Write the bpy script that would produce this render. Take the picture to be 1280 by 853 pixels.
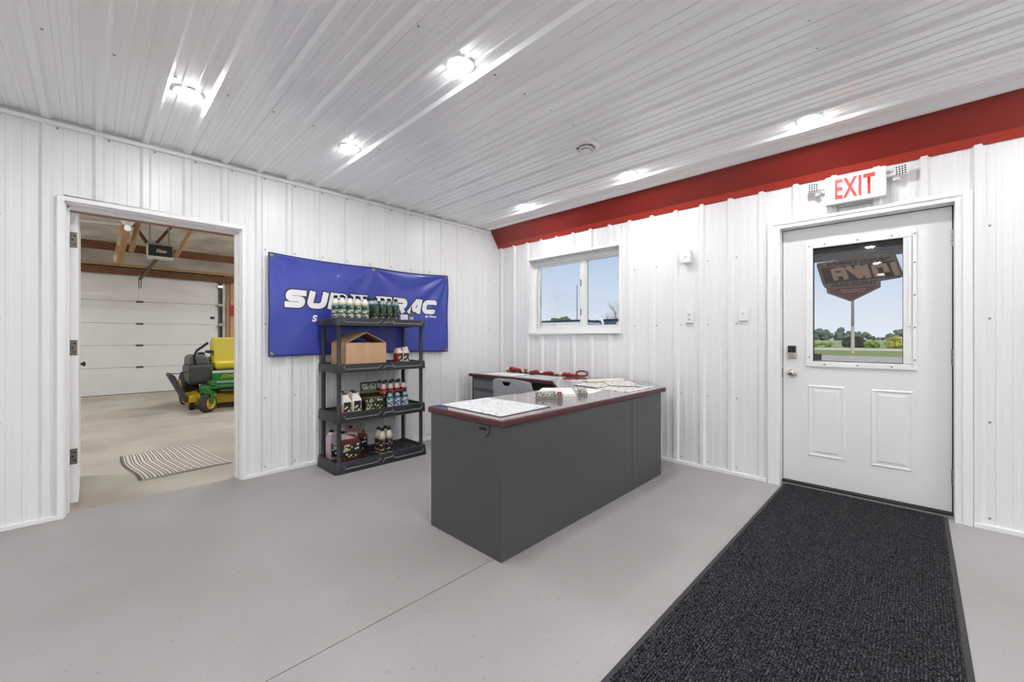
import bpy, bmesh, math, random
from mathutils import Vector, Matrix
random.seed(7)
for o in list(bpy.data.objects): bpy.data.objects.remove(o)
S = bpy.context.scene
COL = S.collection

# ------------------------------------------------------------------ camera
CAM_H = 1.22
cam = bpy.data.cameras.new('camera'); camo = bpy.data.objects.new('camera', cam); COL.objects.link(camo)
camo.location = (0, 0, CAM_H); camo.rotation_euler = (math.pi/2, 0, math.radians(44.074-90))
cam.sensor_width = 36; cam.lens = 510/1280*36; cam.shift_y = -4.5/1280; cam.clip_start = .02; cam.clip_end = 2000
S.camera = camo
# ------------------------------------------------------------------ colour management
S.view_settings.view_transform = 'Standard'; S.view_settings.look = 'None'
S.view_settings.exposure = 0.0; S.view_settings.gamma = 1; S.view_settings.use_curve_mapping = False
CAN_WATTS = 10.4                           # per recessed lamp, given off by its domed lens
GARAGE_WATTS = 58.0
# ------------------------------------------------------------------ sky
W = bpy.data.worlds.new('sky'); S.world = W; W.use_nodes = True
nt = W.node_tree; nt.nodes.clear()
wo = nt.nodes.new('ShaderNodeOutputWorld'); bg = nt.nodes.new('ShaderNodeBackground')
tc = nt.nodes.new('ShaderNodeTexCoord'); sx = nt.nodes.new('ShaderNodeSeparateXYZ'); cr = nt.nodes.new('ShaderNodeValToRGB')
nt.links.new(tc.outputs['Generated'], sx.inputs[0]); nt.links.new(sx.outputs['Z'], cr.inputs[0])
nt.links.new(cr.outputs[0], bg.inputs[0]); nt.links.new(bg.outputs[0], wo.inputs[0])
cr.color_ramp.elements[0].position = 0.0; cr.color_ramp.elements[0].color = (.78, .84, .91, 1)
cr.color_ramp.elements[1].position = .5; cr.color_ramp.elements[1].color = (.30, .48, .80, 1)
e = cr.color_ramp.elements.new(.18); e.color = (.50, .64, .83, 1)
bg.inputs[1].default_value = 1.0
# ------------------------------------------------------------------ sun (behind the building)
sl = bpy.data.lights.new('sun', 'SUN'); sl.energy = 2.6; sl.angle = math.radians(.6); sl.color = (1, .95, .87)
so = bpy.data.objects.new('sun', sl); COL.objects.link(so); so.rotation_euler = (math.radians(14), math.radians(-38), 0)

# ================================================================== helpers
def lin(c):
    return tuple(((v/255)/12.92 if v/255 <= .04045 else ((v/255+.055)/1.055)**2.4) for v in c)
MATS = {}
def mat(name, col, rough=.5, metal=0., spec=.5, var=0., vscale=8., bump=0., bscale=60., emit=0., col2=None, alpha=None, trans=0., coat=0., stretch=None):
    if name in MATS: return MATS[name]
    m = bpy.data.materials.new(name); m.use_nodes = True; n = m.node_tree; b = n.nodes['Principled BSDF']
    c = lin(col); b.inputs['Base Color'].default_value = (*c, 1); b.inputs['Roughness'].default_value = rough
    b.inputs['Metallic'].default_value = metal; b.inputs['Specular IOR Level'].default_value = spec
    b.inputs['Coat Weight'].default_value = coat
    if trans: b.inputs['Transmission Weight'].default_value = trans
    if emit:
        b.inputs['Emission Color'].default_value = (*c, 1); b.inputs['Emission Strength'].default_value = emit
    if var or bump:
        t = n.nodes.new('ShaderNodeTexCoord'); mp = n.nodes.new('ShaderNodeMapping'); n.links.new(t.outputs['Object'], mp.inputs[0])
        if stretch: mp.inputs['Scale'].default_value = stretch
    if var or col2:
        nz = n.nodes.new('ShaderNodeTexNoise'); nz.inputs['Scale'].default_value = vscale; nz.inputs['Detail'].default_value = 6
        n.links.new(mp.outputs[0], nz.inputs[0])
        r = n.nodes.new('ShaderNodeValToRGB'); n.links.new(nz.outputs[0], r.inputs[0]); n.links.new(r.outputs[0], b.inputs['Base Color'])
        d = lin(col2) if col2 else tuple(v*(1-var) for v in c)
        r.color_ramp.elements[0].color = (*d, 1); r.color_ramp.elements[0].position = .32
        r.color_ramp.elements[1].color = (*c, 1); r.color_ramp.elements[1].position = .66
    if bump:
        nb = n.nodes.new('ShaderNodeTexNoise'); nb.inputs['Scale'].default_value = bscale; nb.inputs['Detail'].default_value = 4
        n.links.new(mp.outputs[0], nb.inputs[0])
        bp = n.nodes.new('ShaderNodeBump'); bp.inputs['Strength'].default_value = bump; bp.inputs['Distance'].default_value = .01
        n.links.new(nb.outputs[0], bp.inputs['Height']); n.links.new(bp.outputs[0], b.inputs['Normal'])
    MATS[name] = m; return m

def print_mat(name, base, ink, sx=60, sz=40, rough=.5, thresh=.5, wall=False, ink2=None, var_scale=None, amount=.5):
    """flat print: rows of small ink blocks like lines of text and little pictures"""
    if name in MATS: return MATS[name]
    m = bpy.data.materials.new(name); m.use_nodes = True; n = m.node_tree; b = n.nodes['Principled BSDF']
    b.inputs['Roughness'].default_value = rough
    t = n.nodes.new('ShaderNodeTexCoord'); s = n.nodes.new('ShaderNodeSeparateXYZ'); n.links.new(t.outputs['Object'], s.inputs[0])
    cb = n.nodes.new('ShaderNodeCombineXYZ')
    def scaled(sock, k):
        q = n.nodes.new('ShaderNodeMath'); q.operation = 'MULTIPLY'; n.links.new(sock, q.inputs[0]); q.inputs[1].default_value = k; return q.outputs[0]
    if wall:
        a = n.nodes.new('ShaderNodeMath'); a.operation = 'ADD'; n.links.new(s.outputs[0], a.inputs[0]); n.links.new(s.outputs[1], a.inputs[1])
        n.links.new(scaled(a.outputs[0], sx), cb.inputs[0]); n.links.new(scaled(s.outputs[2], sz), cb.inputs[1])
    else:
        n.links.new(scaled(s.outputs[0], sx), cb.inputs[0]); n.links.new(scaled(s.outputs[1], sz), cb.inputs[1])
    v = n.nodes.new('ShaderNodeTexVoronoi'); v.distance = 'CHEBYCHEV'; v.inputs['Scale'].default_value = 1; v.inputs['Randomness'].default_value = .75
    n.links.new(cb.outputs[0], v.inputs['Vector'])
    r = n.nodes.new('ShaderNodeValToRGB'); r.color_ramp.interpolation = 'CONSTANT'
    sp = n.nodes.new('ShaderNodeSeparateColor'); n.links.new(v.outputs['Color'], sp.inputs[0]); n.links.new(sp.outputs[0], r.inputs[0])
    r.color_ramp.elements[0].color = (*lin(base), 1); r.color_ramp.elements[0].position = 0
    r.color_ramp.elements[1].color = (*lin(ink), 1); r.color_ramp.elements[1].position = 1-amount
    if ink2:
        e = r.color_ramp.elements.new(1-amount*.45); e.color = (*lin(ink2), 1)
    # the ink sits in the middle of each cell
    g = n.nodes.new('ShaderNodeMath'); g.operation = 'LESS_THAN'; g.inputs[1].default_value = thresh; n.links.new(v.outputs['Distance'], g.inputs[0])
    mx = n.nodes.new('ShaderNodeMix'); mx.data_type = 'RGBA'; n.links.new(g.outputs[0], mx.inputs['Factor'])
    mx.inputs['A'].default_value = (*lin(base), 1); n.links.new(r.outputs[0], mx.inputs['B']); n.links.new(mx.outputs['Result'], b.inputs['Base Color'])
    MATS[name] = m; return m

def glass_mat(name='window_glass', tint=(1, 1, 1), refl=.6):
    if name in MATS: return MATS[name]
    m = bpy.data.materials.new(name); m.use_nodes = True; n = m.node_tree; n.nodes.clear()
    o = n.nodes.new('ShaderNodeOutputMaterial'); tr = n.nodes.new('ShaderNodeBsdfTransparent'); tr.inputs[0].default_value = (*tint, 1)
    gl = n.nodes.new('ShaderNodeBsdfGlossy'); gl.inputs['Roughness'].default_value = .02
    fr = n.nodes.new('ShaderNodeFresnel'); fr.inputs[0].default_value = 1.45
    k = n.nodes.new('ShaderNodeMath'); k.operation = 'MULTIPLY'; n.links.new(fr.outputs[0], k.inputs[0]); k.inputs[1].default_value = refl
    mx = n.nodes.new('ShaderNodeMixShader'); n.links.new(k.outputs[0], mx.inputs[0]); n.links.new(tr.outputs[0], mx.inputs[1]); n.links.new(gl.outputs[0], mx.inputs[2])
    n.links.new(mx.outputs[0], o.inputs[0]); MATS[name] = m; return m

class MB:
    def __init__(s): s.v = []; s.f = []
    def add(s, vs, fs):
        k = len(s.v); s.v += [tuple(p) for p in vs]; s.f += [tuple(i+k for i in q) for q in fs]; return s
    def box(s, x0, x1, y0, y1, z0, z1, M=None):
        vs = [Vector((x, y, z)) for z in (z0, z1) for y in (y0, y1) for x in (x0, x1)]
        if M is not None: vs = [M @ p for p in vs]
        return s.add(vs, [(0, 2, 3, 1), (4, 5, 7, 6), (0, 1, 5, 4), (2, 6, 7, 3), (0, 4, 6, 2), (1, 3, 7, 5)])
    def prism(s, pts, lo, hi, axis='z', M=None):
        n = len(pts)
        def P(p, h):
            q = {'z': (p[0], p[1], h), 'y': (p[0], h, p[1]), 'x': (h, p[0], p[1])}[axis]
            return (M @ Vector(q)) if M is not None else q
        return s.add([P(p, lo) for p in pts]+[P(p, hi) for p in pts],
                     [tuple(range(n)), tuple(range(2*n-1, n-1, -1))]+[(i, i+n, (i+1) % n+n, (i+1) % n) for i in range(n)])
    def cyl(s, p0, p1, r0, r1=None, n=16):
        return s.tube([p0, p1], [r0, r0 if r1 is None else r1], n)
    def tube(s, pts, r, n=8, closed=False, caps=True):
        pts = [Vector(p) for p in pts]; m = len(pts)
        if not hasattr(r, '__len__'): r = [r]*m
        vs = []; up = None
        for i, p in enumerate(pts):
            if closed: t = pts[(i+1) % m]-pts[i-1]
            else: t = pts[min(i+1, m-1)]-pts[max(i-1, 0)]
            t.normalize()
            if up is None:
                up = Vector((0, 0, 1)) if abs(t.z) < .9 else Vector((1, 0, 0))
            a = t.cross(up).normalized(); up = a.cross(t).normalized()
            for k in range(n):
                th = 2*math.pi*k/n; vs.append(p+(a*math.cos(th)+up*math.sin(th))*r[i])
        fs = []
        for i in range(m if closed else m-1):
            j = (i+1) % m
            for k in range(n): fs.append((i*n+k, i*n+(k+1) % n, j*n+(k+1) % n, j*n+k))
        if not closed and caps: fs += [tuple(range(n-1, -1, -1)), tuple((m-1)*n+k for k in range(n))]
        return s.add(vs, fs)
    def lathe(s, prof, n=16, c=(0, 0, 0), axis='z', M=None, caps=True):
        vs = []; m = len(prof)
        for r, z in prof:
            for k in range(n):
                th = 2*math.pi*k/n; a, b = r*math.cos(th), r*math.sin(th)
                q = {'z': (a, b, z), 'x': (z, a, b), 'y': (a, z, b)}[axis]
                q = Vector(q)
                if M is not None: q = M @ q
                vs.append(q+Vector(c))
        fs = [(i*n+k, i*n+(k+1) % n, (i+1)*n+(k+1) % n, (i+1)*n+k) for i in range(m-1) for k in range(n)]
        if caps and prof[0][0] > 1e-5: fs.append(tuple(range(n-1, -1, -1)))
        if caps and prof[-1][0] > 1e-5: fs.append(tuple((m-1)*n+k for k in range(n)))
        return s.add(vs, fs)
    def loft(s, rings):
        n = len(rings[0]); vs = [p for r in rings for p in r]; m = len(rings)
        fs = [(i*n+k, i*n+(k+1) % n, (i+1)*n+(k+1) % n, (i+1)*n+k) for i in range(m-1) for k in range(n)]
        fs += [tuple(range(n-1, -1, -1)), tuple((m-1)*n+k for k in range(n))]
        return s.add(vs, fs)
    def grid(s, fn, nu, nv):
        vs = [fn(i/nu, j/nv) for j in range(nv+1) for i in range(nu+1)]
        return s.add(vs, [(j*(nu+1)+i, j*(nu+1)+i+1, (j+1)*(nu+1)+i+1, (j+1)*(nu+1)+i) for j in range(nv) for i in range(nu)])
    def mesh(s, name, smooth=False, recalc=True):
        me = bpy.data.meshes.new(name); me.from_pydata([tuple(p) for p in s.v], [], s.f)
        if recalc:
            bm = bmesh.new(); bm.from_mesh(me); bmesh.ops.remove_doubles(bm, verts=bm.verts, dist=1e-6)
            bmesh.ops.recalc_face_normals(bm, faces=bm.faces); bm.to_mesh(me); bm.free()
        if smooth: me.shade_smooth(); me.set_sharp_from_angle(angle=math.radians(38))
        return me
def put(name, me, m, parent=None, loc=(0, 0, 0), rot=(0, 0, 0)):
    o = bpy.data.objects.new(name, me); COL.objects.link(o)
    if m is not None and len(me.materials) == 0: me.materials.append(m)
    o.parent = parent; o.location = loc; o.rotation_euler = rot
    return o
def obj(name, mb, m, parent=None, loc=(0, 0, 0), rot=(0, 0, 0), smooth=False, bevel=0, recalc=True, solid=0):
    o = put(name, mb.mesh(name, smooth, recalc), m, parent, loc, rot)
    if solid:
        q = o.modifiers.new('solid', 'SOLIDIFY'); q.thickness = solid; q.offset = 0
    if bevel:
        q = o.modifiers.new('bevel', 'BEVEL'); q.width = bevel; q.segments = 2; q.limit_method = 'ANGLE'; q.angle_limit = math.radians(40)
    return o
def tag(o, label, cat=None, group=None, kind=None):
    o['label'] = label
    if cat: o['category'] = cat
    if group: o['group'] = group
    if kind: o['kind'] = kind
    return o
def thing(name, label, cat, loc=(0, 0, 0), rz=0, group=None, kind=None):
    o = bpy.data.objects.new(name, None); COL.objects.link(o); o.empty_display_size = .05
    o.location = loc; o.rotation_euler = (0, 0, rz); return tag(o, label, cat, group, kind)
def struct(name, mb, m, label, cat, **k):
    o = obj(name, mb, m, **k); return tag(o, label, cat, kind='structure')
def dup(root, loc, rz=None, label=None):
    r = root.copy(); COL.objects.link(r); r.location = loc
    if rz is not None: r.rotation_euler = (0, 0, rz)
    if label: r['label'] = label
    for ch in list(root.children):
        c = ch.copy(); COL.objects.link(c); c.parent = r
        for gch in ch.children:
            d = gch.copy(); COL.objects.link(d); d.parent = c
    return r
def text_mesh(body, size=1., bold=0., shear=0., extrude=0., align='CENTER', spacing=1.):
    cu = bpy.data.curves.new('text', 'FONT'); cu.body = body; cu.size = size; cu.offset = bold; cu.shear = shear; cu.extrude = extrude
    cu.align_x = align; cu.align_y = 'CENTER'; cu.space_character = spacing; cu.resolution_u = 4
    t = bpy.data.objects.new('text', cu); COL.objects.link(t)
    dg = bpy.context.evaluated_depsgraph_get(); dg.update()
    me = bpy.data.meshes.new_from_object(t.evaluated_get(dg)); me.materials.clear()
    bpy.data.objects.remove(t); return me
def tmap(me, fn):
    for v in me.vertices: v.co = fn(v.co.x, v.co.y, v.co.z)
    return me

# ------------------------------------------------------------------ shared materials
M_white = mat('white_painted_steel', (234, 234, 235), .32, spec=.5, bump=.02, bscale=3)
M_ceil = mat('white_ceiling_steel', (252, 252, 253), .25, spec=.8, coat=.4, bump=.02, bscale=3)
M_trim = mat('white_trim', (240, 240, 240), .35)
M_door = mat('white_door_paint', (236, 236, 236), .38)
M_plast = mat('white_plastic', (236, 236, 234), .4)
M_core = mat('wall_core', (170, 165, 158), .8)
M_screw = mat('screw_head', (150, 150, 150), .35, metal=.6)
M_steel = mat('brushed_steel', (176, 174, 170), .3, metal=1., var=.15, vscale=40)
M_chrome = mat('satin_nickel', (205, 202, 196), .22, metal=1.)
M_black = mat('black_plastic', (22, 22, 24), .4)
M_dark = mat('dark_gap', (14, 14, 15), .8)
M_beam = mat('red_oxide_paint', (138, 40, 31), .34, var=.18, vscale=3, stretch=(1, .3, 1))
M_glass = glass_mat()

YA, XB, CZ = 4.10, 3.97, 2.685
RP, R0 = .2467, -.206                     # rib pitch and phase on the left wall and on the ceiling
XMIN, YMIN = -5.2, -5.2

# ================================================================== room shell
MINOR = .0028
def rib_profile(u0, u1, ribs):
    """(u, depth) polyline of a ribbed steel sheet; major ribs at given centres, two flat minor ribs between"""
    pts = []
    for c, extra in ribs:
        pts += [(c-.033, 0), (c-.016, .019+extra), (c+.016, .019+extra), (c+.033, 0)]
        for t in (.36, .64):
            m = c+RP*t; pts += [(m-.015, 0), (m-.010, MINOR), (m+.010, MINOR), (m+.015, 0)]
    pts = sorted(p for p in pts if u0+1e-6 < p[0] < u1-1e-6)
    def ev(u):
        a = [p for p in pts if p[0] <= u]; b = [p for p in pts if p[0] >= u]
        if not a or not b: return 0
        (ua, da), (ub, db) = a[-1], b[0]
        return da if ub == ua else da+(db-da)*(u-ua)/(ub-ua)
    return pts, ev
def ribbed_panels(parent, u0, u1, v0, v1, phase, lapk, holes, fmap, m, name='steel_panel'):
    k0 = math.floor((u0-phase)/RP)-1; k1 = math.ceil((u1-phase)/RP)+1
    starts = [k for k in range(k0, k1+1) if (k-lapk) % 4 == 0]
    starts = [starts[0]-4]+starts
    for k in starts:
        a = phase+k*RP-.034; b = a+4*RP
        a0 = max(a, u0); b0 = min(b, u1)
        if b0-a0 < .01: continue
        ribs = [(phase+(k+j)*RP, .0016 if j == 0 else 0) for j in range(-1, 6)]
        pts, ev = rib_profile(a0-.2, b0+.2, ribs)
        us = {round(p[0], 5) for p in pts if a0 < p[0] < b0} | {a0, b0}
        vsn = {v0, v1}
        for h in holes:
            us |= {q for q in h[:2] if a0 < q < b0}; vsn |= set(h[2:])
        us = sorted(us); vsn = sorted(v for v in vsn if v0 <= v <= v1)
        mb = MB(); idx = {}
        def vid(i, j):
            if (i, j) not in idx:
                idx[i, j] = len(mb.v); mb.v.append(fmap(us[i], vsn[j], ev(us[i])))
            return idx[i, j]
        for i in range(len(us)-1):
            for j in range(len(vsn)-1):
                cu, cv = (us[i]+us[i+1])/2, (vsn[j]+vsn[j+1])/2
                if any(h[0] < cu < h[1] and h[2] < cv < h[3] for h in holes): continue
                mb.f.append((vid(i, j), vid(i+1, j), vid(i+1, j+1), vid(i, j+1)))
        if mb.f: obj(name, mb, m, parent, recalc=False)
def screw_rows(parent, pts, normal):
    mb = MB(); n = Vector(normal)
    a = n.orthogonal().normalized(); b = n.cross(a)
    for p in pts:
        p = Vector(p); r0, r1 = .0075, .0042
        rings = [[p+(a*math.cos(t)+b*math.sin(t))*r for t in [k*math.pi/3 for k in range(6)]] for r in (r0, r1)]
        rings[1] = [q+n*.004 for q in rings[1]]
        mb.add(rings[0]+rings[1], [(i, (i+1) % 6, 6+(i+1) % 6, 6+i) for i in range(6)]+[tuple(range(6, 12))])
    o = obj('screw_heads', mb, M_screw, parent); o['kind'] = 'stuff'; return o

# door and window openings
DA = (-.128, .900, 0, 2.145)              # left wall doorway (x0,x1,z0,z1)
DB = (-.262, .800, 0, 2.150)              # right wall door (y0,y1,z0,z1)
WB = (2.205, 3.535, 1.272, 2.222)         # right wall window
WT = .18                                  # wall thickness
GX0, GX1, GY1, GZ = -4.2, 4.0, 12.1, 3.35

# floor
def floor_mat():
    m = mat('painted_concrete', (199, 196, 192), .42, spec=.4); n = m.node_tree; b = n.nodes['Principled BSDF']
    t = n.nodes.new('ShaderNodeTexCoord')
    def nz(sc, d=6):
        q = n.nodes.new('ShaderNodeTexNoise'); q.inputs['Scale'].default_value = sc; q.inputs['Detail'].default_value = d; n.links.new(t.outputs['Object'], q.inputs[0]); return q
    a = nz(.8); r = n.nodes.new('ShaderNodeValToRGB'); n.links.new(a.outputs[0], r.inputs[0])
    r.color_ramp.elements[0].position = .36; r.color_ramp.elements[0].color = (*lin((157, 152, 150)), 1)
    r.color_ramp.elements[1].position = .62; r.color_ramp.elements[1].color = (*lin((165, 163, 162)), 1)
    c = nz(38, 8); r2 = n.nodes.new('ShaderNodeValToRGB'); n.links.new(c.outputs[0], r2.inputs[0])
    r2.color_ramp.elements[0].position = .24; r2.color_ramp.elements[0].color = (.72, .69, .66, 1)
    r2.color_ramp.elements[1].position = .36; r2.color_ramp.elements[1].color = (1, 1, 1, 1)
    mx = n.nodes.new('ShaderNodeMix'); mx.data_type = 'RGBA'; mx.blend_type = 'MULTIPLY'; mx.inputs['Factor'].default_value = 1
    n.links.new(r.outputs[0], mx.inputs['A']); n.links.new(r2.outputs[0], mx.inputs['B']); n.links.new(mx.outputs['Result'], b.inputs['Base Color'])
    d = nz(5); mr = n.nodes.new('ShaderNodeMapRange'); mr.inputs['To Min'].default_value = .34; mr.inputs['To Max'].default_value = .52
    n.links.new(d.outputs[0], mr.inputs[0]); n.links.new(mr.outputs[0], b.inputs['Roughness'])
    return m
SEAM = 1.632
fl = struct('floor', MB().box(XMIN-.2, XB+.15, YMIN-.2, SEAM-.0025, -.12, 0).box(XMIN-.2, XB+.15, SEAM+.0025, 4.19, -.12, 0), floor_mat(),
            'pale grey painted concrete slab of the office with a saw-cut joint', 'floor')
obj('control_joint', MB().box(XMIN-.2, XB+.15, SEAM-.0025, SEAM+.0025, -.12, -.004), M_dark, fl)
struct('floor_garage', MB().box(GX0, GX1, 4.19, GY1+.2, -.12, 0), mat('bare_concrete', (182, 174, 162), .62, var=.22, vscale=1.3, bump=.1, bscale=30, col2=(158, 148, 134)),
       'bare brown-grey concrete slab of the garage', 'floor')

# left wall (doorway to garage)
m_wall = MB()
y0, y1 = YA+.004, YA+WT
m_wall.box(XMIN-.2, DA[0], y0, y1, 0, CZ+.3).box(DA[1], XB+.12, y0, y1, 0, CZ+.3).box(DA[0], DA[1], y0, y1, DA[3], CZ+.3)
wl = struct('wall_left', m_wall, M_core, 'white ribbed steel wall with the garage doorway and the blue banner', 'wall')
ribbed_panels(wl, XMIN, XB, 0, CZ, R0, 1, [DA], lambda u, v, d: (u, YA-d, v), M_white)
ribsA = [R0+k*RP for k in range(-20, 17)]
inA = lambda x, z: DA[0]-.05 < x < DA[1]+.05 and z < DA[3]+.05
screw_rows(wl, [(x+.052, YA-.001, z) for x in ribsA for z in (.07, .68, 1.34, 2.0, 2.625) if XMIN < x < 3.85 and not inA(x+.052, z)], (0, -1, 0))

# right wall (exit door and window)
WTB = .125
m_wall = MB(); x0, x1 = XB+.004, XB+WTB
hs = [DB, WB]
ys = sorted({YMIN-.2, YA+WT, DB[0], DB[1], WB[0], WB[1]}); zs = [0, WB[2], DB[3], WB[3], CZ+.3]
for i in range(len(ys)-1):
    run = None
    for j in range(len(zs)-1):
        cy, cz = (ys[i]+ys[i+1])/2, (zs[j]+zs[j+1])/2
        if any(h[0] < cy < h[1] and h[2] < cz < h[3] for h in hs): continue
        m_wall.box(x0, x1, ys[i], ys[i+1], zs[j], zs[j+1])
wr = struct('wall_right', m_wall, M_core, 'white ribbed steel wall with the exit door and the slider window', 'wall')
RB0 = .647-.003
PB = .2425
def scaleB(u): return u
_rp = RP; RP = .2430
ribbed_panels(wr, YMIN, YA, 0, CZ-.1, .888-12*RP, 2, [DB, WB], lambda u, v, d: (XB-d, u, v), M_white)
ribsB = [.888+k*RP for k in range(-25, 14)]
inB = lambda y, z: (DB[0]-.06 < y < DB[1]+.06 and z < DB[3]+.06) or (WB[0]-.03 < y < WB[1]+.03 and WB[2]-.03 < z < WB[3]+.03)
screw_rows(wr, [(XB-.001, y-.05, z) for y in ribsB for z in (.07, .68, 1.34, 1.93) if YMIN < y < 4.0 and not inB(y-.05, z)], (-1, 0, 0))
RP = _rp
# unseen walls close the room
struct('wall_rear', MB().box(XMIN-.2, XB+.2, YMIN-.2, YMIN, 0, CZ+.3), M_white, 'white wall behind the entrance side of the office', 'wall')
struct('wall_side', MB().box(XMIN-.2, XMIN, YMIN, YA, 0, CZ+.3), M_white, 'white wall opposite the exit door', 'wall')
# ceiling
cl = struct('ceiling', MB().box(XMIN-.2, XB+.2, YMIN-.2, YA+WT, CZ+.004, CZ+.3), M_core, 'white ribbed steel ceiling with recessed lamps', 'ceiling')
MINOR = .0042
ribbed_panels(cl, XMIN, XB, YMIN, YA, R0, 1, [], lambda u, v, d: (u, v, CZ-d), M_ceil)
screw_rows(cl, [(x+.045, y, CZ-.001) for x in ribsA for y in (2.95, 1.65, .325, -.98, -2.3) if XMIN < x < 3.7], (0, 0, -1))
# base trims and ceiling trim
def trim(name, mb, label, bevel=.003): return struct(name, mb, M_trim, label, 'trim', bevel=bevel)
trim('baseboard_left', MB().box(XMIN, DA[0]-.03, YA-.026, YA, 0, .032).box(DA[1]+.03, XB-.02, YA-.026, YA, 0, .032), 'white steel base channel along the banner wall')
trim('baseboard_right', MB().box(XB-.026, XB, YMIN, DB[0]-.045, 0, .032).box(XB-.026, XB, DB[1]+.045, YA, 0, .032), 'white steel base channel along the exit door wall')
tr = trim('trim_1', MB().box(XMIN, 3.80, YA-.030, YA-.003, CZ-.052, CZ-.024), 'white channel where banner wall meets ceiling', .004)
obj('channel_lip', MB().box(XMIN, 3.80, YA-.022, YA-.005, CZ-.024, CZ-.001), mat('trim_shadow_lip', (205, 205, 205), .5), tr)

# red eave beam on the right wall
bm_ = MB().prism([(3.795, CZ), (3.925, 2.505), (3.935, 2.474), (3.962, 2.440), (3.968, 2.446), (3.944, 2.478), (3.936, 2.510), (3.815, CZ)], YMIN, YA-.005, axis='y')
beam = thing('eave_beam', 'red oxide painted steel eave beam running above the exit door wall', 'beam', kind='structure')
obj('web', MB().prism([(3.797, CZ), (3.925, 2.500), (3.945, 2.500), (3.945, CZ)], YMIN, YA-.006, axis='y'), M_beam, beam)
obj('flange_lip', MB().prism([(3.925, 2.500), (3.957, 2.447), (3.969, 2.447), (3.969, 2.500)], YMIN, YA-.006, axis='y'), mat('red_oxide_lip', (168, 52, 40), .32), beam, bevel=.003)

# ------------------------------------------------------------------ left doorway: casing, jamb, open leaf
d2 = thing('door_2', 'open white door and frame leading to the garage', 'door', (0, 0, 0), kind='structure')
yf = YA-.026
obj('casing', MB().box(DA[0]-.030, DA[0]+.003, yf, YA+.01, 0, DA[3]+.032).box(DA[1]-.003, DA[1]+.030, yf, YA+.01, 0, DA[3]+.032).box(DA[0]+.003, DA[1]-.003, yf, YA+.01, DA[3]-.003, DA[3]+.032), M_trim, d2, bevel=.003)
obj('jamb', MB().box(DA[0]-.004, DA[0]+.012, YA, YA+WT+.01, 0, DA[3]).box(DA[1]-.012, DA[1]+.004, YA, YA+WT+.01, 0, DA[3]).box(DA[0], DA[1], YA, YA+WT+.01, DA[3]-.012, DA[3]+.004), M_trim, d2, bevel=.002)
obj('door_stop', MB().box(DA[0]+.012, DA[0]+.026, YA+.07, YA+.135, 0, DA[3]-.012).box(DA[1]-.026, DA[1]-.012, YA+.07, YA+.135, 0, DA[3]-.012).box(DA[0]+.012, DA[1]-.012, YA+.07, YA+.135, DA[3]-.028, DA[3]-.012), M_trim, d2, bevel=.002)
leaf = obj('door_leaf', MB().box(-.104, -.060, YA+WT+.008, YA+WT+.93, .035, 2.115), M_door, d2, bevel=.003)
for z in (.367, 1.146, 1.918):
    h = obj('hinge', MB().box(-.103, -.066, YA+WT+.0045, YA+WT+.0085, z-.055, z+.055).cyl((-.108, YA+WT+.002, z-.055), (-.108, YA+WT+.002, z+.055), .007, n=10), mat('hinge_bronze', (120, 112, 104), .4, metal=.8), d2)
    obj('screw', MB().cyl((-.08, YA+WT+.006, z+.03), (-.08, YA+WT+.003, z+.03), .006, n=8).cyl((-.09, YA+WT+.006, z), (-.09, YA+WT+.003, z), .006, n=8).cyl((-.08, YA+WT+.006, z-.03), (-.08, YA+WT+.003, z-.03), .006, n=8), M_dark, h)
obj('door_knob', MB().lathe([(.012, 0), (.012, .010), (.020, .014), (.022, .022), (.016, .030), (0, .031)], 14, (-.060, YA+WT+.86, .99), 'x'), mat('dark_bronze', (70, 64, 60), .35, metal=.8), d2, smooth=True)

# ------------------------------------------------------------------ exit door
d1 = thing('door_1', 'white steel exit door with a half-height window, in a deep white frame', 'door', kind='structure')
xf = XB-.028
obj('casing', MB().box(xf, XB+.01, DB[1]-.003, DB[1]+.040, 0, DB[3]+.022).box(xf, XB+.01, DB[0]-.042, DB[0]+.003, 0, DB[3]+.022).box(xf, XB+.01, DB[0]+.003, DB[1]-.003, DB[3]-.004, DB[3]+.022), M_trim, d1, bevel=.003)
XD = 4.06
obj('jamb', MB().box(XB-.02, XD+.06, DB[1]-.045, DB[1]+.004, .0, DB[3]).box(XB-.02, XD+.06, DB[0]-.004, DB[0]+.036, 0, DB[3]).box(XB-.02, XD+.06, DB[0]+.036, DB[1]-.045, DB[3]-.034, DB[3]+.004), M_trim, d1, bevel=.002)
obj('weatherstrip', MB().box(XD+.012, XD+.05, DB[1]-.051, DB[1]-.044, .03, DB[3]-.034).box(XD+.012, XD+.05, DB[0]+.035, DB[0]+.042, .03, DB[3]-.034).box(XD+.012, XD+.05, DB[0]+.036, DB[1]-.045, DB[3]-.041, DB[3]-.033), M_dark, d1)
thr = obj('threshold', MB().box(XD-.03, XD+.11, DB[0], DB[1], 0, .028), M_black, d1, bevel=.004)
obj('threshold_strip', MB().box(XD-.045, XD-.031, DB[0]+.036, DB[1]-.045, 0, .016), M_steel, thr, bevel=.003)
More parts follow.
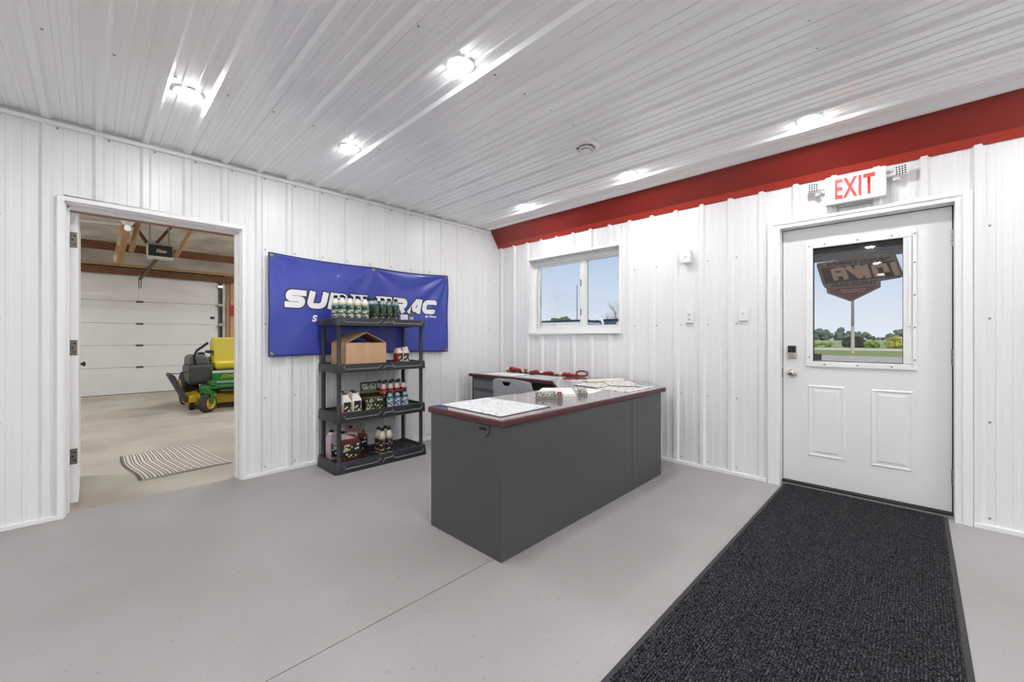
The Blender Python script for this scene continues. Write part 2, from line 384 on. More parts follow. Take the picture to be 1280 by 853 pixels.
# leaf with a window hole: y -.219..+.750 , z .035..2.112 ; window hole y .010..  .555, z 1.018..1.945
LY0, LY1, LZ0, LZ1 = -.219, .750, .036, 2.110
HY0, HY1, HZ0, HZ1 = -.005, .552, 1.020, 1.942
leafm = MB()
for (a, b, c, d) in [(LY0, HY0, LZ0, LZ1), (HY1, LY1, LZ0, LZ1), (HY0, HY1, LZ0, HZ0), (HY0, HY1, HZ1, LZ1)]:
    leafm.box(XD, XD+.044, a, b, c, d)
obj('door_leaf', leafm, M_door, d1)
fr = MB()
def ring(mb, x0, x1, a0, a1, b0, b1, w, axis='x'):
    mb.box(x0, x1, a0, a0+w, b0, b1).box(x0, x1, a1-w, a1, b0, b1).box(x0, x1, a0+w, a1-w, b0, b0+w).box(x0, x1, a0+w, a1-w, b1-w, b1); return mb
# lite frame
lf = MB(); o0, o1, p0, p1 = -.050, .592, .985, 1.985
lf.box(XD-.014, XD+.01, .545, o1, p0, p1).box(XD-.014, XD+.01, o0, -.028, p0, p1).box(XD-.014, XD+.01, -.028, .545, p0, 1.028).box(XD-.014, XD+.01, -.028, .545, 1.936, p1)
lite = obj('lite_frame', lf, M_trim, d1, bevel=.006)
obj('slider_track', MB().box(XD-.012, XD+.008, -.026, .020, 1.030, 1.936), M_plast, lite, bevel=.003)
obj('blind_slider', MB().box(XD-.022, XD-.011, -.024, .004, 1.30, 1.325).box(XD-.018, XD-.011, -.022, -.004, 1.325, 1.93), M_plast, lite, bevel=.002)
obj('lite_gasket', ring(MB(), XD-.002, XD+.034, .016, .548, 1.025, 1.940, .007), M_dark, d1)
obj('lite_glass', MB().box(XD+.012, XD+.016, .020, .546, 1.028, 1.937), M_glass, d1)
sc = MB()
for y in (-.039, .569):
    for z in (1.06, 1.29, 1.52, 1.75, 1.955): 
        if y < 0 or z in (1.06, 1.955): sc.cyl((XD-.0135, y, z), (XD-.016, y, z), .006, n=8)
for y in (.08, .27, .47):
    for z in (1.006, 1.96): sc.cyl((XD-.0135, y, z), (XD-.016, y, z), .006, n=8)
s_ = obj('screw_caps', sc, mat('grey_screw', (120, 120, 120), .5), lite); s_['kind'] = 'stuff'
# raised blind stacked at the top of the glass; backlit darkness put into its colours
bl = obj('raised_blind', MB().box(XD+.020, XD+.040, .022, .545, 1.895, 1.937), mat('blind_rail', (40, 34, 30), .6), d1)
M_slat = mat('blind_slat', (66, 56, 48), .55)
for k in range(6):
    z = 1.892-k*.0115
    obj('slat', MB().box(XD+.020, XD+.040, .022+.002*(k % 2), .545-.002*(k % 3), z-.0075, z), M_slat, bl)
# embossed panels
for (a, b) in ((.346, .579), (-.034, .197)):
    z0_, z1_ = .262, .835
    mo = MB()
    def framepts(i, x): return [(x, a+i, z0_+i), (x, b-i, z0_+i), (x, b-i, z1_-i), (x, a+i, z1_-i)]
    rings = [framepts(0, XD), framepts(.010, XD-.007), framepts(.022, XD-.002), framepts(.034, XD-.002), framepts(.046, XD-.006)]
    vs = [p for r in rings for p in r]; fs = []
    for i in range(len(rings)-1):
        for k in range(4): fs.append((i*4+k, i*4+(k+1) % 4, (i+1)*4+(k+1) % 4, (i+1)*4+k))
    fs.append(tuple(16+k for k in range(4))); mo.add(vs, fs)
    obj('embossed_panel', mo, M_door, d1)
for z in (.271, 1.084, 1.892):
    h = obj('hinge', MB().cyl((XD-.008, LY0-.004, z-.055), (XD-.008, LY0-.004, z+.055), .008, n=10).box(XD-.004, XD+.002, LY0-.03, LY0+.004, z-.05, z+.05), M_steel, d1)
    obj('hinge_knuckle', MB().cyl((XD-.008, LY0-.004, z-.02), (XD-.008, LY0-.004, z-.017), .0088, n=10).cyl((XD-.008, LY0-.004, z+.017), (XD-.008, LY0-.004, z+.02), .0088, n=10), M_dark, h)
# keypad deadbolt and knob
kp = obj('keypad_deadbolt', MB().box(XD-.026, XD, .652, .718, 1.045, 1.155), M_chrome, d1, bevel=.008)
obj('keypad_screen', MB().box(XD-.029, XD-.024, .657, .713, 1.095, 1.150), M_black, kp, bevel=.002)
obj('thumb_turn', MB().box(XD-.038, XD-.024, .672, .700, 1.064, 1.076), M_steel, kp, bevel=.003)
kn = obj('door_knob', MB().lathe([(.033, 0), (.033, -.006), (.013, -.010), (.012, -.030), (.024, -.040), (.029, -.052), (.024, -.066), (.008, -.070), (0, -.070)], 20, (XD, .683, .925), 'x'), M_chrome, d1, smooth=True)
obj('key_button', MB().cyl((XD-.069, .683, .925), (XD-.074, .683, .925), .007, n=10), M_dark, kn)
obj('strike_plate', MB().box(XD-.006, XD+.002, .752, .756, .885, .965), M_black, d1)

# ------------------------------------------------------------------ window
w1 = thing('window_1', 'white vinyl slider window with two panes in a deep white reveal', 'window', kind='structure')
xw = XB-.030
a0, a1, b0, b1 = WB
obj('casing', ring(MB(), xw, XB+.005, a0-.012, a1+.012, b0-.014, b1+.014, .026), M_trim, w1, bevel=.003)
obj('reveal', ring(MB(), XB-.02, 4.097, a0-.004, a1+.004, b0-.004, b1+.004, .012), M_trim, w1)
XW = 4.07
obj('vinyl_frame', ring(MB(), XW-.012, XW+.05, a0+.008, a1-.008, b0+.008, b1-.008, .062), M_plast, w1, bevel=.004)
yc = (2.804+2.725)/2-.008
obj('meeting_stile', MB().box(XW-.010, XW+.045, yc-.028, yc+.036, b0+.07, b1-.07), M_plast, w1, bevel=.004)
for k, (p, q) in enumerate(((a0+.070, yc-.028), (yc+.036, a1-.070))):
    z0_, z1_ = b0+.070, b1-.070
    sash = obj('sash', ring(MB(), XW+.004+.014*k, XW+.022+.014*k, p, q, z0_, z1_, .022 if k == 0 else .026), M_plast, w1, bevel=.003)
    obj('pane', MB().box(XW+.012+.014*k, XW+.015+.014*k, p+.018, q-.018, z0_+.018, z1_-.018), M_glass, sash)
    obj('spacer', ring(MB(), XW+.010+.014*k, XW+.017+.014*k, p+.0195, q-.0195, z0_+.0195, z1_-.0195, .0055), M_dark, sash)
for z in (1.52, 1.87): obj('sash_latch', MB().box(XW-.02, XW-.008, yc+.022, yc+.040, z-.04, z+.04), mat('latch_grey', (150, 148, 145), .5), w1, bevel=.003)

# ------------------------------------------------------------------ recessed ceiling lamps
LR, LH = .062, .021
M_lens = mat('lit_lens', (255, 255, 255), .5, emit=CAN_WATTS/(math.pi*math.pi*(LR*LR+LH*LH)))
lring = MB().lathe([(.062, .002), (.062, -.006), (.075, -.005), (.082, .0), (.082, .004)], 32).mesh('trim_ring', True)
llens = MB().lathe([(LR, -.003)]+[(LR*math.cos(k*math.pi/10), -.003-LH*math.sin(k*math.pi/10)) for k in range(1, 5)]+[(0, -.003-LH)], 24).mesh('lens', True)
LIGHTS = {(.405, 3.09): 'recessed ceiling lamp near the garage doorway', (1.39, 3.09): 'recessed ceiling lamp above the shelf and banner',
          (1.38, 1.72): 'recessed ceiling lamp set alone in the middle of the ceiling', (3.35, 1.79): 'recessed ceiling lamp beside the red beam above the desk',
          (3.36, 3.08): 'recessed ceiling lamp in the corner above the slider window', (3.35, .47): 'recessed ceiling lamp before the exit sign'}
for x in (1.38, 3.35, -.58, -2.55, -4.5):  # more lamps added out of view for an even room brightness
    for y in (3.09, 1.74, .43, -.88, -2.2, -3.5, -4.7):
        if ((x > 0 and y > .4) and not (x == 1.38 and y == .43)) or y > 3: continue
        LIGHTS[x, y] = 'unseen recessed ceiling lamp added to even out the office light'
for (x, y), lab in LIGHTS.items():
    t = thing('recessed_light', lab, 'ceiling lamp', (x, y, CZ-.001), group='recessed ceiling lamps')
    put('trim_ring', lring, M_trim, t); put('lens', llens, M_lens, t)

# round ceiling diffuser
t = thing('ceiling_vent', 'round white ceiling air diffuser with concentric rings', 'vent', (2.627, 1.762, CZ))
obj('flange', MB().lathe([(.070, 0), (.070, -.020), (.082, -.024), (.108, -.014), (.112, -.004), (.112, 0)], 36), M_plast, t, smooth=True)
obj('duct_opening', MB().lathe([(0, -.004), (.072, -.004)], 32), M_dark, t)
obj('ring_vane', MB().lathe([(.051, -.014), (.061, -.036), (.058, -.040), (.048, -.018)], 32), M_plast, t, smooth=True)
obj('center_disc', MB().lathe([(0, -.022), (.026, -.024), (.038, -.046), (.034, -.052), (0, -.050)], 32), M_plast, t, smooth=True)

# ------------------------------------------------------------------ exit sign with two lamp heads
t = thing('exit_sign', 'white exit sign with red letters and two lamp heads above the door', 'exit sign', (3.91, .276, 2.331))
obj('housing', MB().box(-.030, .030, -.172, .172, -.112, .098), M_plast, t, bevel=.006)
me = text_mesh('EXIT', .21, bold=.006, spacing=1.12)
xs_ = [v.co.x for v in me.vertices]; ys_ = [v.co.y for v in me.vertices]; kx_ = .225/(max(xs_)-min(xs_)); ky_ = .148/(max(ys_)-min(ys_)); mx_, my_ = (max(xs_)+min(xs_))/2, (max(ys_)+min(ys_))/2
me = tmap(me, lambda x, y, z: (-.0312, -(x-mx_)*kx_, (y-my_)*ky_-.006))
put('exit_letters', me, mat('exit_red', (226, 60, 52), .4, emit=.35), t)
obj('back_canopy', MB().box(.030, .052, -.10, .10, -.128, .06), mat('canopy_grey', (205, 205, 205), .5), t, bevel=.004)
for s in (-1, 1):
    hb = obj('lamp_head', MB().box(-.025, .010, -.034, .034, -.034, .034), M_plast, t, loc=(.005, s*.252, .050), rot=(0, math.radians(-8), math.radians(s*14)), bevel=.008)
    gm = MB()
    for i in range(4):
        for j in range(4):
            gm.lathe([(0, -.0262), (.0062, -.0262), (.0062, -.0245)], 8, (0, (i-1.5)*.015, (j-1.5)*.015), 'x')
    q = obj('led_grid', gm, mat('led_dark', (92, 94, 96), .25, metal=.3), hb); q['kind'] = 'stuff'
    obj('lamp_arm', MB().tube([(.005, s*.17, .03), (.005, s*.20, .03), (.010, s*.224, .045)], .012, 10), M_plast, t, smooth=True)
    obj('lamp_knuckle', MB().lathe([(0, -.016), (.016, -.012), (.02, 0), (.016, .012), (0, .016)], 12, (.012, s*.222, -.004)), mat('canopy_grey', (205, 205, 205), .5), t, smooth=True)

# ------------------------------------------------------------------ wall plates and alarm
t = thing('wall_alarm', 'small white square alarm box on the wall beside the window', 'alarm', (XB-.019, 1.497, 1.985))
obj('body', MB().box(-.050, 0, -.036, .036, -.060, .060), M_plast, t, bevel=.006)
obj('sensor_lens', MB().lathe([(.013, -.049), (.012, -.056), (0, -.058)], 14, (0, .004, -.004), 'x'), mat('lens_grey', (205, 205, 206), .3), t, smooth=True)
obj('conduit_stub', MB().box(-.016, .0, .036, .062, -.03, .035), M_plast, t, bevel=.003)
t = thing('power_outlet', 'white wall outlet plate with two dark sockets', 'outlet', (XB-.001, 1.484, 1.415))
obj('plate', MB().box(-.022, 0, -.037, .037, -.060, .060), M_plast, t, bevel=.005)
for z in (-.021, .021):
    f = obj('socket', MB().box(-.0245, -.021, -.017, .017, z-.015, z+.015), mat('socket_white', (226, 226, 226), .4), t, bevel=.004)
    obj('slots', MB().box(-.0252, -.024, -.009, -.005, z-.006, z+.007).box(-.0252, -.024, .005, .009, z-.006, z+.007).box(-.0252, -.024, -.003, .003, z-.013, z-.008), M_dark, f)
t = thing('light_switch', 'white wall switch plate beside the exit door frame', 'switch', (XB-.001, 1.024, 1.423))
obj('plate', MB().box(-.022, 0, -.037, .037, -.060, .060), M_plast, t, bevel=.005)
obj('toggle', MB().box(-.036, -.021, -.005, .005, -.004, .014), mat('toggle_grey', (200, 200, 200), .4), t, bevel=.002)

# ================================================================== furniture
# ------------------------------------------------------------------ L-shaped desk
M_desk = mat('charcoal_steel', (76, 75, 76), .42, spec=.5, var=.06, vscale=2.5)
M_deskd = mat('charcoal_steel_drawer', (104, 106, 110), .4)
M_lam = mat('desk_laminate', (118, 100, 102), .10, spec=.8, var=.12, vscale=25, coat=.8)
M_edge = mat('maroon_edge', (78, 36, 41), .5)
desk = thing('l_shaped_desk', 'L-shaped charcoal steel office desk with a maroon-edged top', 'desk', (0, 0, 0))
ZT = .772
top = [(1.528, 1.556), (3.600, 1.556), (3.925, 1.900), (3.925, 3.955), (3.300, 3.955), (3.300, 2.62), (2.90, 2.245), (1.528, 2.245)]
cxd = sum(p[0] for p in top)/8
obj('edge_band', MB().prism(top, ZT-.040, ZT-.003), M_edge, desk, bevel=.008)
ins = [(1.536, 1.564), (3.597, 1.564), (3.917, 1.903), (3.917, 3.947), (3.308, 3.947), (3.308, 2.617), (2.903, 2.237), (1.536, 2.237)]
obj('desk_top', MB().prism(ins, ZT-.004, ZT), M_lam, desk)
ZB = ZT-.041
obj('end_panel', MB().box(1.540, 1.562, 1.580, 2.225, 0, ZB), M_desk, desk, bevel=.003)
obj('front_panel', MB().box(1.5405, 2.994, 1.572, 1.592, 0, ZB), M_desk, desk, bevel=.003)
obj('corner_panel', MB().box(2.999, 3.530, 1.572, 1.592, 0, ZB), M_desk, desk, bevel=.003)
obj('panel_joint', MB().box(2.990, 3.003, 1.578, 1.590, .002, ZB-.002), M_dark, desk)
obj('corner_end_panel', MB().prism([(3.530, 1.574), (3.86, 1.915), (3.846, 1.930), (3.512, 1.588)], 0, ZB), M_desk, desk)
obj('return_back_panel', MB().box(3.86, 3.88, 1.92, 3.93, 0, ZB), M_desk, desk)
obj('return_end_panel', MB().box(3.335, 3.88, 3.905, 3.925, 0, ZB), M_desk, desk, bevel=.002)
ped = obj('return_pedestal', MB().box(3.352, 3.86, 3.50, 3.905, .03, ZB), M_desk, desk)
for z0_, z1_ in ((.595, .715), (.445, .588), (.06, .438)):
    dr = obj('drawer', MB().box(3.334, 3.354, 3.508, 3.898, z0_, z1_), M_deskd, desk, bevel=.003)
    obj('drawer_pull', MB().box(3.322, 3.336, 3.53, 3.876, z1_-.026, z1_-.008), M_desk, dr, bevel=.003)
obj('main_pedestal', MB().box(1.562, 2.02, 1.60, 2.205, .03, ZB), M_desk, desk)
# cable grommet on the end panel: half-round plate with a slot
gp = [(1.711+.050*math.cos(a), .712+.052*math.sin(a)) for a in [math.pi+math.pi*k/12 for k in range(13)]]
gp = [(1.761, .727)]+[(1.711-.050*math.cos(math.pi*k/12), .712-.050*math.sin(math.pi*k/12)) for k in range(12, -1, -1)]+[(1.661, .727)]
gr = obj('cable_grommet', MB().prism(gp, 1.532, 1.5405, axis='x'), M_desk, desk, bevel=.002)
obj('cable_slot', MB().box(1.5306, 1.534, 1.680, 1.742, .700, .716), M_dark, gr)
# scuffs on the front panel: small metal dents near the right of the long panel
for x in (2.80, 2.835): obj('lock_mark', MB().box(x, x+.010, 1.5705, 1.573, .60, .625), mat('scuff', (62, 61, 62), .5), desk)

# papers and things lying on the desk
M_cal = print_mat('calendar_print', (226, 227, 229), (176, 178, 182), 34, 60, .22, .30, amount=.5, ink2=(150, 140, 138))
M_news = print_mat('flyer_print', (216, 215, 211), (150, 146, 144), 22, 30, .35, .36, amount=.45, ink2=(110, 104, 100))
M_paper = mat('white_paper', (232, 231, 228), .6, var=.04, vscale=6)
M_padblack = mat('pad_black', (26, 26, 27), .5)
def sheet(name, pts, z0, z1, m, label, cat, under=None, group=None):
    c = (sum(p[0] for p in pts)/len(pts), sum(p[1] for p in pts)/len(pts)); q = [(p[0]-c[0], p[1]-c[1]) for p in pts]
    if under:
        t = thing(name, label, cat, (*c, ZT+z0), group=group)
        obj('backing', MB().prism([(x*1.03, y*1.03) for x, y in q], .0003, (z1-z0)*.5), under, t)
        obj('printed_sheet', MB().prism(q, (z1-z0)*.5, z1-z0), m, t); return t
    o = obj(name, MB().prism(q, 0.0003, z1-z0), m, loc=(*c, ZT+z0)); return tag(o, label, cat, group)
sheet('desk_calendar', [(1.600, 1.640), (2.05, 1.655), (2.035, 2.222), (1.615, 2.215)], 0, .005, M_cal, 'large printed desk calendar pad lying at the near end of the desk', 'calendar', under=M_padblack)
sheet('paper_stack', [(2.33, 2.02), (2.55, 1.80), (2.86, 2.06), (2.68, 2.232)], 0, .018, M_paper, 'short stack of white paper behind the card holder on the desk', 'paper', under=M_paper)
sheet('paper_sheet', [(2.74, 1.80), (3.01, 1.84), (3.03, 2.10), (2.90, 2.06)], 0, .003, M_paper, 'single white sheet beside the small card holder', 'paper')
# flyers spread on the corner
for pts, z, lab in (([(3.04, 1.64), (3.52, 1.62), (3.54, 1.90), (3.06, 1.95)], 0, 'printed flyer lying at the front edge of the desk corner'),
                    ([(3.10, 1.96), (3.62, 1.88), (3.70, 2.18), (3.16, 2.28)], .0035, 'printed flyer with torn edge behind the front flyer on the desk corner'),
                    ([(3.42, 1.70), (3.78, 2.02), (3.62, 2.26), (3.30, 1.94)], .0075, 'skewed flyer lying on top of the spread on the desk corner'),
                    ([(3.30, 2.30), (3.74, 2.10), (3.84, 2.36), (3.42, 2.54)], 0, 'curled cream flyer lying near the red strap on the desk corner')):
    sheet('flyer', pts, z, z+.003, M_news, lab, 'flyer', under=M_padblack if z == .0075 else None)
sheet('folded_brochure', [(3.36, 2.22), (3.78, 2.06), (3.84, 2.16), (3.42, 2.34)], .0115, .024, mat('cream_paper', (226, 222, 206), .6, var=.1, vscale=20), 'cream folded brochure on top of the flyers', 'brochure')
sheet('laminated_sheet', [(3.36, 2.75), (3.70, 2.75), (3.70, 3.18), (3.36, 3.18)], 0, .003, mat('laminated_white', (225, 230, 234), .15), 'glossy white laminated sheet on the desk return before the red strap', 'sheet')
sheet('notice_sheet', [(3.36, 3.26), (3.68, 3.26), (3.68, 3.74), (3.36, 3.74)], 0, .003, M_paper, 'white notice sheet on the desk return above the drawers', 'sheet')
# clear card holder
def card_holder(loc, rz, w, label, big):
    t = thing('card_holder', label, 'card holder', loc, rz)
    acr = mat('clear_acrylic', (196, 200, 200), .08, trans=.75, spec=.6)
    obj('tray', MB().box(-w/2, w/2, -.026, .026, .0005, .005).box(-w/2, w/2, .022, .026, .005, .052).box(-w/2, w/2, -.026, -.022, .005, .020).box(-w/2, -w/2+.003, -.022, .022, .005, .030).box(w/2-.003, w/2, -.022, .022, .005, .030), acr, t)
    obj('cards', MB().box(-w/2+.005, w/2-.005, -.016, .018, .0055, .052), print_mat('card_print', (196, 194, 176), (60, 60, 50), 90, 80, .4, .45, wall=True, amount=.5), t)
    if big: obj('side_pocket', MB().box(w/2, w/2+.050, -.03, .02, .0005, .040), acr, t, bevel=.003); obj('red_card', MB().box(w/2+.008, w/2+.042, -.012, -.006, .003, .052), mat('red_card', (180, 60, 60), .5), t)
    return t
card_holder((2.315, 1.900, ZT), math.radians(-47), .15, 'clear holder with a stack of business cards on the desk', True)
card_holder((2.66, 1.815, ZT), math.radians(-47), .07, 'small dark-fronted card holder between the paper stack and the white sheet', False)
# red printed strap / sleeve on the return
t = thing('tie_down_strap', 'long red and white printed strap bundle lying along the desk return', 'strap', (3.80, 3.10, ZT))
path = []
for k in range(41):
    s = k/40; path.append((-.02+.03*math.sin(s*7)+.06*s, .66-1.12*s, .026+.006*math.sin(s*19)))
rad = [.020+.004*math.sin(k*.8)+(.013*math.exp(-((k-4)/4)**2)) for k in range(41)]; rad[0] = .010; rad[-1] = .010
def strap_mat():
    m = mat('strap_print', (146, 30, 34), .35); n = m.node_tree; b = n.nodes['Principled BSDF']
    t_ = n.nodes.new('ShaderNodeTexCoord'); v = n.nodes.new('ShaderNodeTexNoise'); v.inputs['Scale'].default_value = 16; v.inputs['Detail'].default_value = 1
    n.links.new(t_.outputs['Object'], v.inputs[0]); r = n.nodes.new('ShaderNodeValToRGB'); r.color_ramp.interpolation = 'CONSTANT'
    n.links.new(v.outputs[0], r.inputs[0]); r.color_ramp.elements[0].color = (*lin((30, 26, 26)), 1); r.color_ramp.elements[1].position = .36; r.color_ramp.elements[1].color = (*lin((150, 30, 34)), 1)
    e = r.color_ramp.elements.new(.585); e.color = (*lin((226, 220, 212)), 1)
    n.links.new(r.outputs[0], b.inputs['Base Color']); return m
obj('rolled_strap', MB().tube([(p[0], p[1], r*.95+.0015) for p, r in zip(path, rad)], rad, 10), strap_mat(), t, smooth=True)
obj('end_loop', MB().tube([(.05+.02*math.cos(a), -.47-.062*math.cos(a), .041+.028*math.sin(a)) for a in [2*math.pi*k/20 for k in range(20)]], .011, 8, closed=True), mat('strap_red', (140, 28, 30), .35), t, smooth=True)
put('tag_lettering', tmap(text_mesh('OKI', .05, bold=.002), lambda x, y, z: (-.032, -.17-x, .035+y)), mat('tag_white', (235, 235, 230), .5), t)

# ------------------------------------------------------------------ task chair behind the desk
t = thing('task_chair', 'grey perforated-shell office chair tucked inside the L of the desk', 'chair', (2.93, 2.66, 0), math.radians(4))
M_shell = mat('grey_shell', (150, 152, 156), .45); M_cb = mat('chair_black', (30, 30, 32), .45)
def shell(u, v):       # back: u across (y), v up; chair faces +x
    y = (u-.5)*.50*(1-.22*max(0, v-.75)**1.2*2.2-.10*(1-v)); a = (u-.5)*2
    z = .455+v*.385-.030*abs(a)**3*v
    x = -.235-.055*v+.085*a*a
    x += .0040*math.sin((u*44-v*10)*math.pi) if 0 < u < 1 else 0
    return (x, y, z)
sh = MB(); NU, NV = 96, 40
sh.grid(shell, NU, NV)
def in_hole(i, j):
    u, v = (i+.5)/NU, (j+.5)/NV
    return .835 < v < .925 and abs(u-.5) < .125*(1-((.925-v)/.09)**2*.45)
sh.f = [f for k, f in enumerate(sh.f) if not in_hole(k % NU, k//NU)]
obj('backrest', sh, M_shell, t, smooth=True, solid=.010)
obj('seat', MB().loft([[(.25*(.62+.4*math.cos(a))*1.0-.02-.06+.02, .235*math.sin(a)*1.05, z) if False else (.01+.24*math.copysign(abs(math.cos(a))**.6, math.cos(a))*k, .245*math.copysign(abs(math.sin(a))**.6, math.sin(a))*k, z) for a in [2*math.pi*q/28 for q in range(28)]] for z, k in ((.415, .90), (.425, .98), (.455, 1.0), (.468, .96))]), M_shell, t, smooth=True)
obj('back_bracket', MB().tube([(-.12, 0, .41), (-.22, 0, .41), (-.255, 0, .46), (-.268, 0, .60)], [.022, .022, .02, .014], 8), M_cb, t, smooth=True)
obj('gas_column', MB().cyl((.01, 0, .09), (.01, 0, .30), .028).cyl((.01, 0, .30), (.01, 0, .415), .018), M_cb, t, smooth=True)
for k in range(5):
    a = 2*math.pi*k/5+.2
    lg = obj('base_leg', MB().tube([(.01, 0, .105), (.01+.27*math.cos(a), .27*math.sin(a), .075)], [.024, .015], 8), M_cb, t)
    obj('caster', MB().cyl((.01+.27*math.cos(a)-.02*math.sin(a), .27*math.sin(a)+.02*math.cos(a), .030), (.01+.27*math.cos(a)+.02*math.sin(a), .27*math.sin(a)-.02*math.cos(a), .030), .030, n=14).cyl((.01+.27*math.cos(a), .27*math.sin(a), .03), (.01+.27*math.cos(a), .27*math.sin(a), .08), .008, n=8), M_cb, lg, smooth=True)

# ------------------------------------------------------------------ banner
BX0, BX1, BZ0, BZ1 = 1.094, 3.045, 1.050, 1.975
def banner_y(x, z):
    u = (x-BX0)/(BX1-BX0); v = (z-BZ0)/(BZ1-BZ0)
    d = .012
    du, dv = (1-u)*1.95, (1-v)*.925                          # fan of folds from the upper right grommet
    r = math.hypot(du, dv); th = math.atan2(dv, du+1e-6)
    d += .016*math.exp(-r*1.5)*math.sin(th*13)*min(1, r*6)
    du, dv = u*1.95, (1-v)*.925
    r2 = math.hypot(du, dv); th2 = math.atan2(dv, du+1e-6)
    d += .008*math.exp(-r2*1.7)*math.sin(th2*9+1)*min(1, r2*6)
    du = (u-.503)*1.95; r3 = math.hypot(du, dv); th3 = math.atan2(dv, du)
    d += .012*math.exp(-r3*2.2)*math.sin(th3*8)*min(1, r3*6)
    d += .005*math.sin(u*9+v*4)+.003*math.sin(u*23-v*11)
    return YA-.024-.012-max(-.010, d)
def banner_pt(u, v):
    x = BX0+(BX1-BX0)*u; z = BZ0+(BZ1-BZ0)*v
    sag = .024*(4*(u*2 % 1)*(1-(u*2 % 1)))*.6+.018*(1-abs(2*u-1))
    z2 = z-sag*max(0, v-.3)/.7+.012*math.sin(math.pi*u)*(1-v)
    return (x, banner_y(x, z), z2)
M_ban = mat('blue_vinyl', (54, 68, 164), .34, spec=.5, coat=.15)
bn = thing('banner', 'blue vinyl banner with white slanted letters hung on the ribbed wall', 'banner', (0, 0, 0))
obj('vinyl_sheet', MB().grid(banner_pt, 110, 52), M_ban, bn, smooth=True, solid=.0012)
hem = [banner_pt(k/60, 1) for k in range(61)]+[banner_pt(1, 1-k/30) for k in range(1, 31)]+[banner_pt(1-k/60, 0) for k in range(1, 61)]+[banner_pt(0, k/30) for k in range(1, 30)]
obj('hem', MB().tube(hem, .0045, 6, closed=True), mat('navy_hem', (38, 40, 66), .5), bn)
st = []
for k in range(61): st.append(banner_pt(.012+.976*k/60, .975))
M_brass = mat('brass', (168, 150, 110), .3, metal=1.)
for (u, v) in ((.012, .975), (.503, .975), (.988, .975), (.012, .025), (.988, .025)):
    p = banner_pt(u, v)
    gme = obj('grommet', MB().tube([(p[0]+.012*math.cos(a), p[1]-.003, p[2]+.012*math.sin(a)) for a in [2*math.pi*k/14 for k in range(14)]], .005, 6, closed=True), M_brass, bn, smooth=True)
    obj('grommet_screw', MB().cyl((p[0], p[1]+.0, p[2]), (p[0], p[1]-.005, p[2]), .007, n=8), M_screw, gme)
# letters: thick slanted strokes laid on the vinyl
def round_path(pts, r):
    out = [pts[0]]
    for i in range(1, len(pts)-1):
        a, b, c = Vector(pts[i-1]), Vector(pts[i]), Vector(pts[i+1])
        u, w = (a-b), (c-b); k = min(r, u.length*.5, w.length*.5); p, q = b+u.normalized()*k, b+w.normalized()*k
        for s in range(7):
            t_ = s/6; out.append(tuple(p*(1-t_)**2+b*2*t_*(1-t_)+q*t_*t_))
    return out+[pts[-1]]
def resample(pts, d=.02):
    out = [pts[0]]
    for a, b in zip(pts, pts[1:]):
        L = math.hypot(b[0]-a[0], b[1]-a[1]); n = max(1, int(L/d))
        out += [(a[0]+(b[0]-a[0])*k/n, a[1]+(b[1]-a[1])*k/n) for k in range(1, n+1)]
    return out
def ribbon(mb, pts, w, fn, grow=0.):
    P = [Vector(p) for p in pts]
    if grow:
        P[0] = P[0]+(P[0]-P[1]).normalized()*grow; P[-1] = P[-1]+(P[-1]-P[-2]).normalized()*grow
    vs = []
    for i, p in enumerate(P):
        t_ = (P[min(i+1, len(P)-1)]-P[max(i-1, 0)]).normalized(); nn = Vector((-t_.y, t_.x))
        vs += [fn(p+nn*(w/2)), fn(p), fn(p-nn*(w/2))]
    fs = []
    for i in range(len(P)-1): fs += [(3*i, 3*i+1, 3*i+4, 3*i+3), (3*i+1, 3*i+2, 3*i+5, 3*i+4)]
    mb.add(vs, fs)
H, LW, SWD = .170, .178, .054
i0 = SWD/2
def glyph(c):
    l, r, b, t_, m = i0, LW-i0, i0, H-i0, H/2
    return {'S': [([(r+.020, t_), (l, t_), (l, m), (r, m), (r, b), (l-.020, b)], .035)],
            'U': [([(l, H), (l, b), (r, b), (r, H)], .045)],
            'R': [([(l, 0), (l, H)], 0), ([(l, t_), (r, t_), (r, m-.01), (l, m-.01)], .04), ([(LW*.5, m), (r, 0)], 0)],
            'E': [([(l, 0), (l, H)], 0), ([(l, t_), (LW, t_)], 0), ([(l, m), (LW*.92, m)], 0), ([(l, b), (LW, b)], 0)],
            '-': [([(0, m), (LW*.38, m)], 0)],
            'T': [([(0, t_), (LW, t_)], 0), ([(LW/2, 0), (LW/2, H)], 0)],
            'A': [([(i0*.8, 0), (LW*.66, H-.01)], 0), ([(r, 0), (r, H)], 0), ([(LW*.55, t_), (LW, t_)], 0), ([(LW*.42, b+.018), (r, b+.018)], 0)],
            'C': [([(r, m+.03), (r, t_), (l, t_), (l, b), (r, b), (r, m-.03)], .045)]}[c]
def on_banner(dy):
    def f(p):
        u = (p.x-BX0)/(BX1-BX0); v = (p.y-BZ0)/(BZ1-BZ0); q = banner_pt(u, v); return (q[0], q[1]-dy, q[2])
    return f
M_let = mat('letter_white', (236, 236, 238), .35); M_outl = mat('letter_outline', (34, 34, 52), .4)
xcur = 1.216
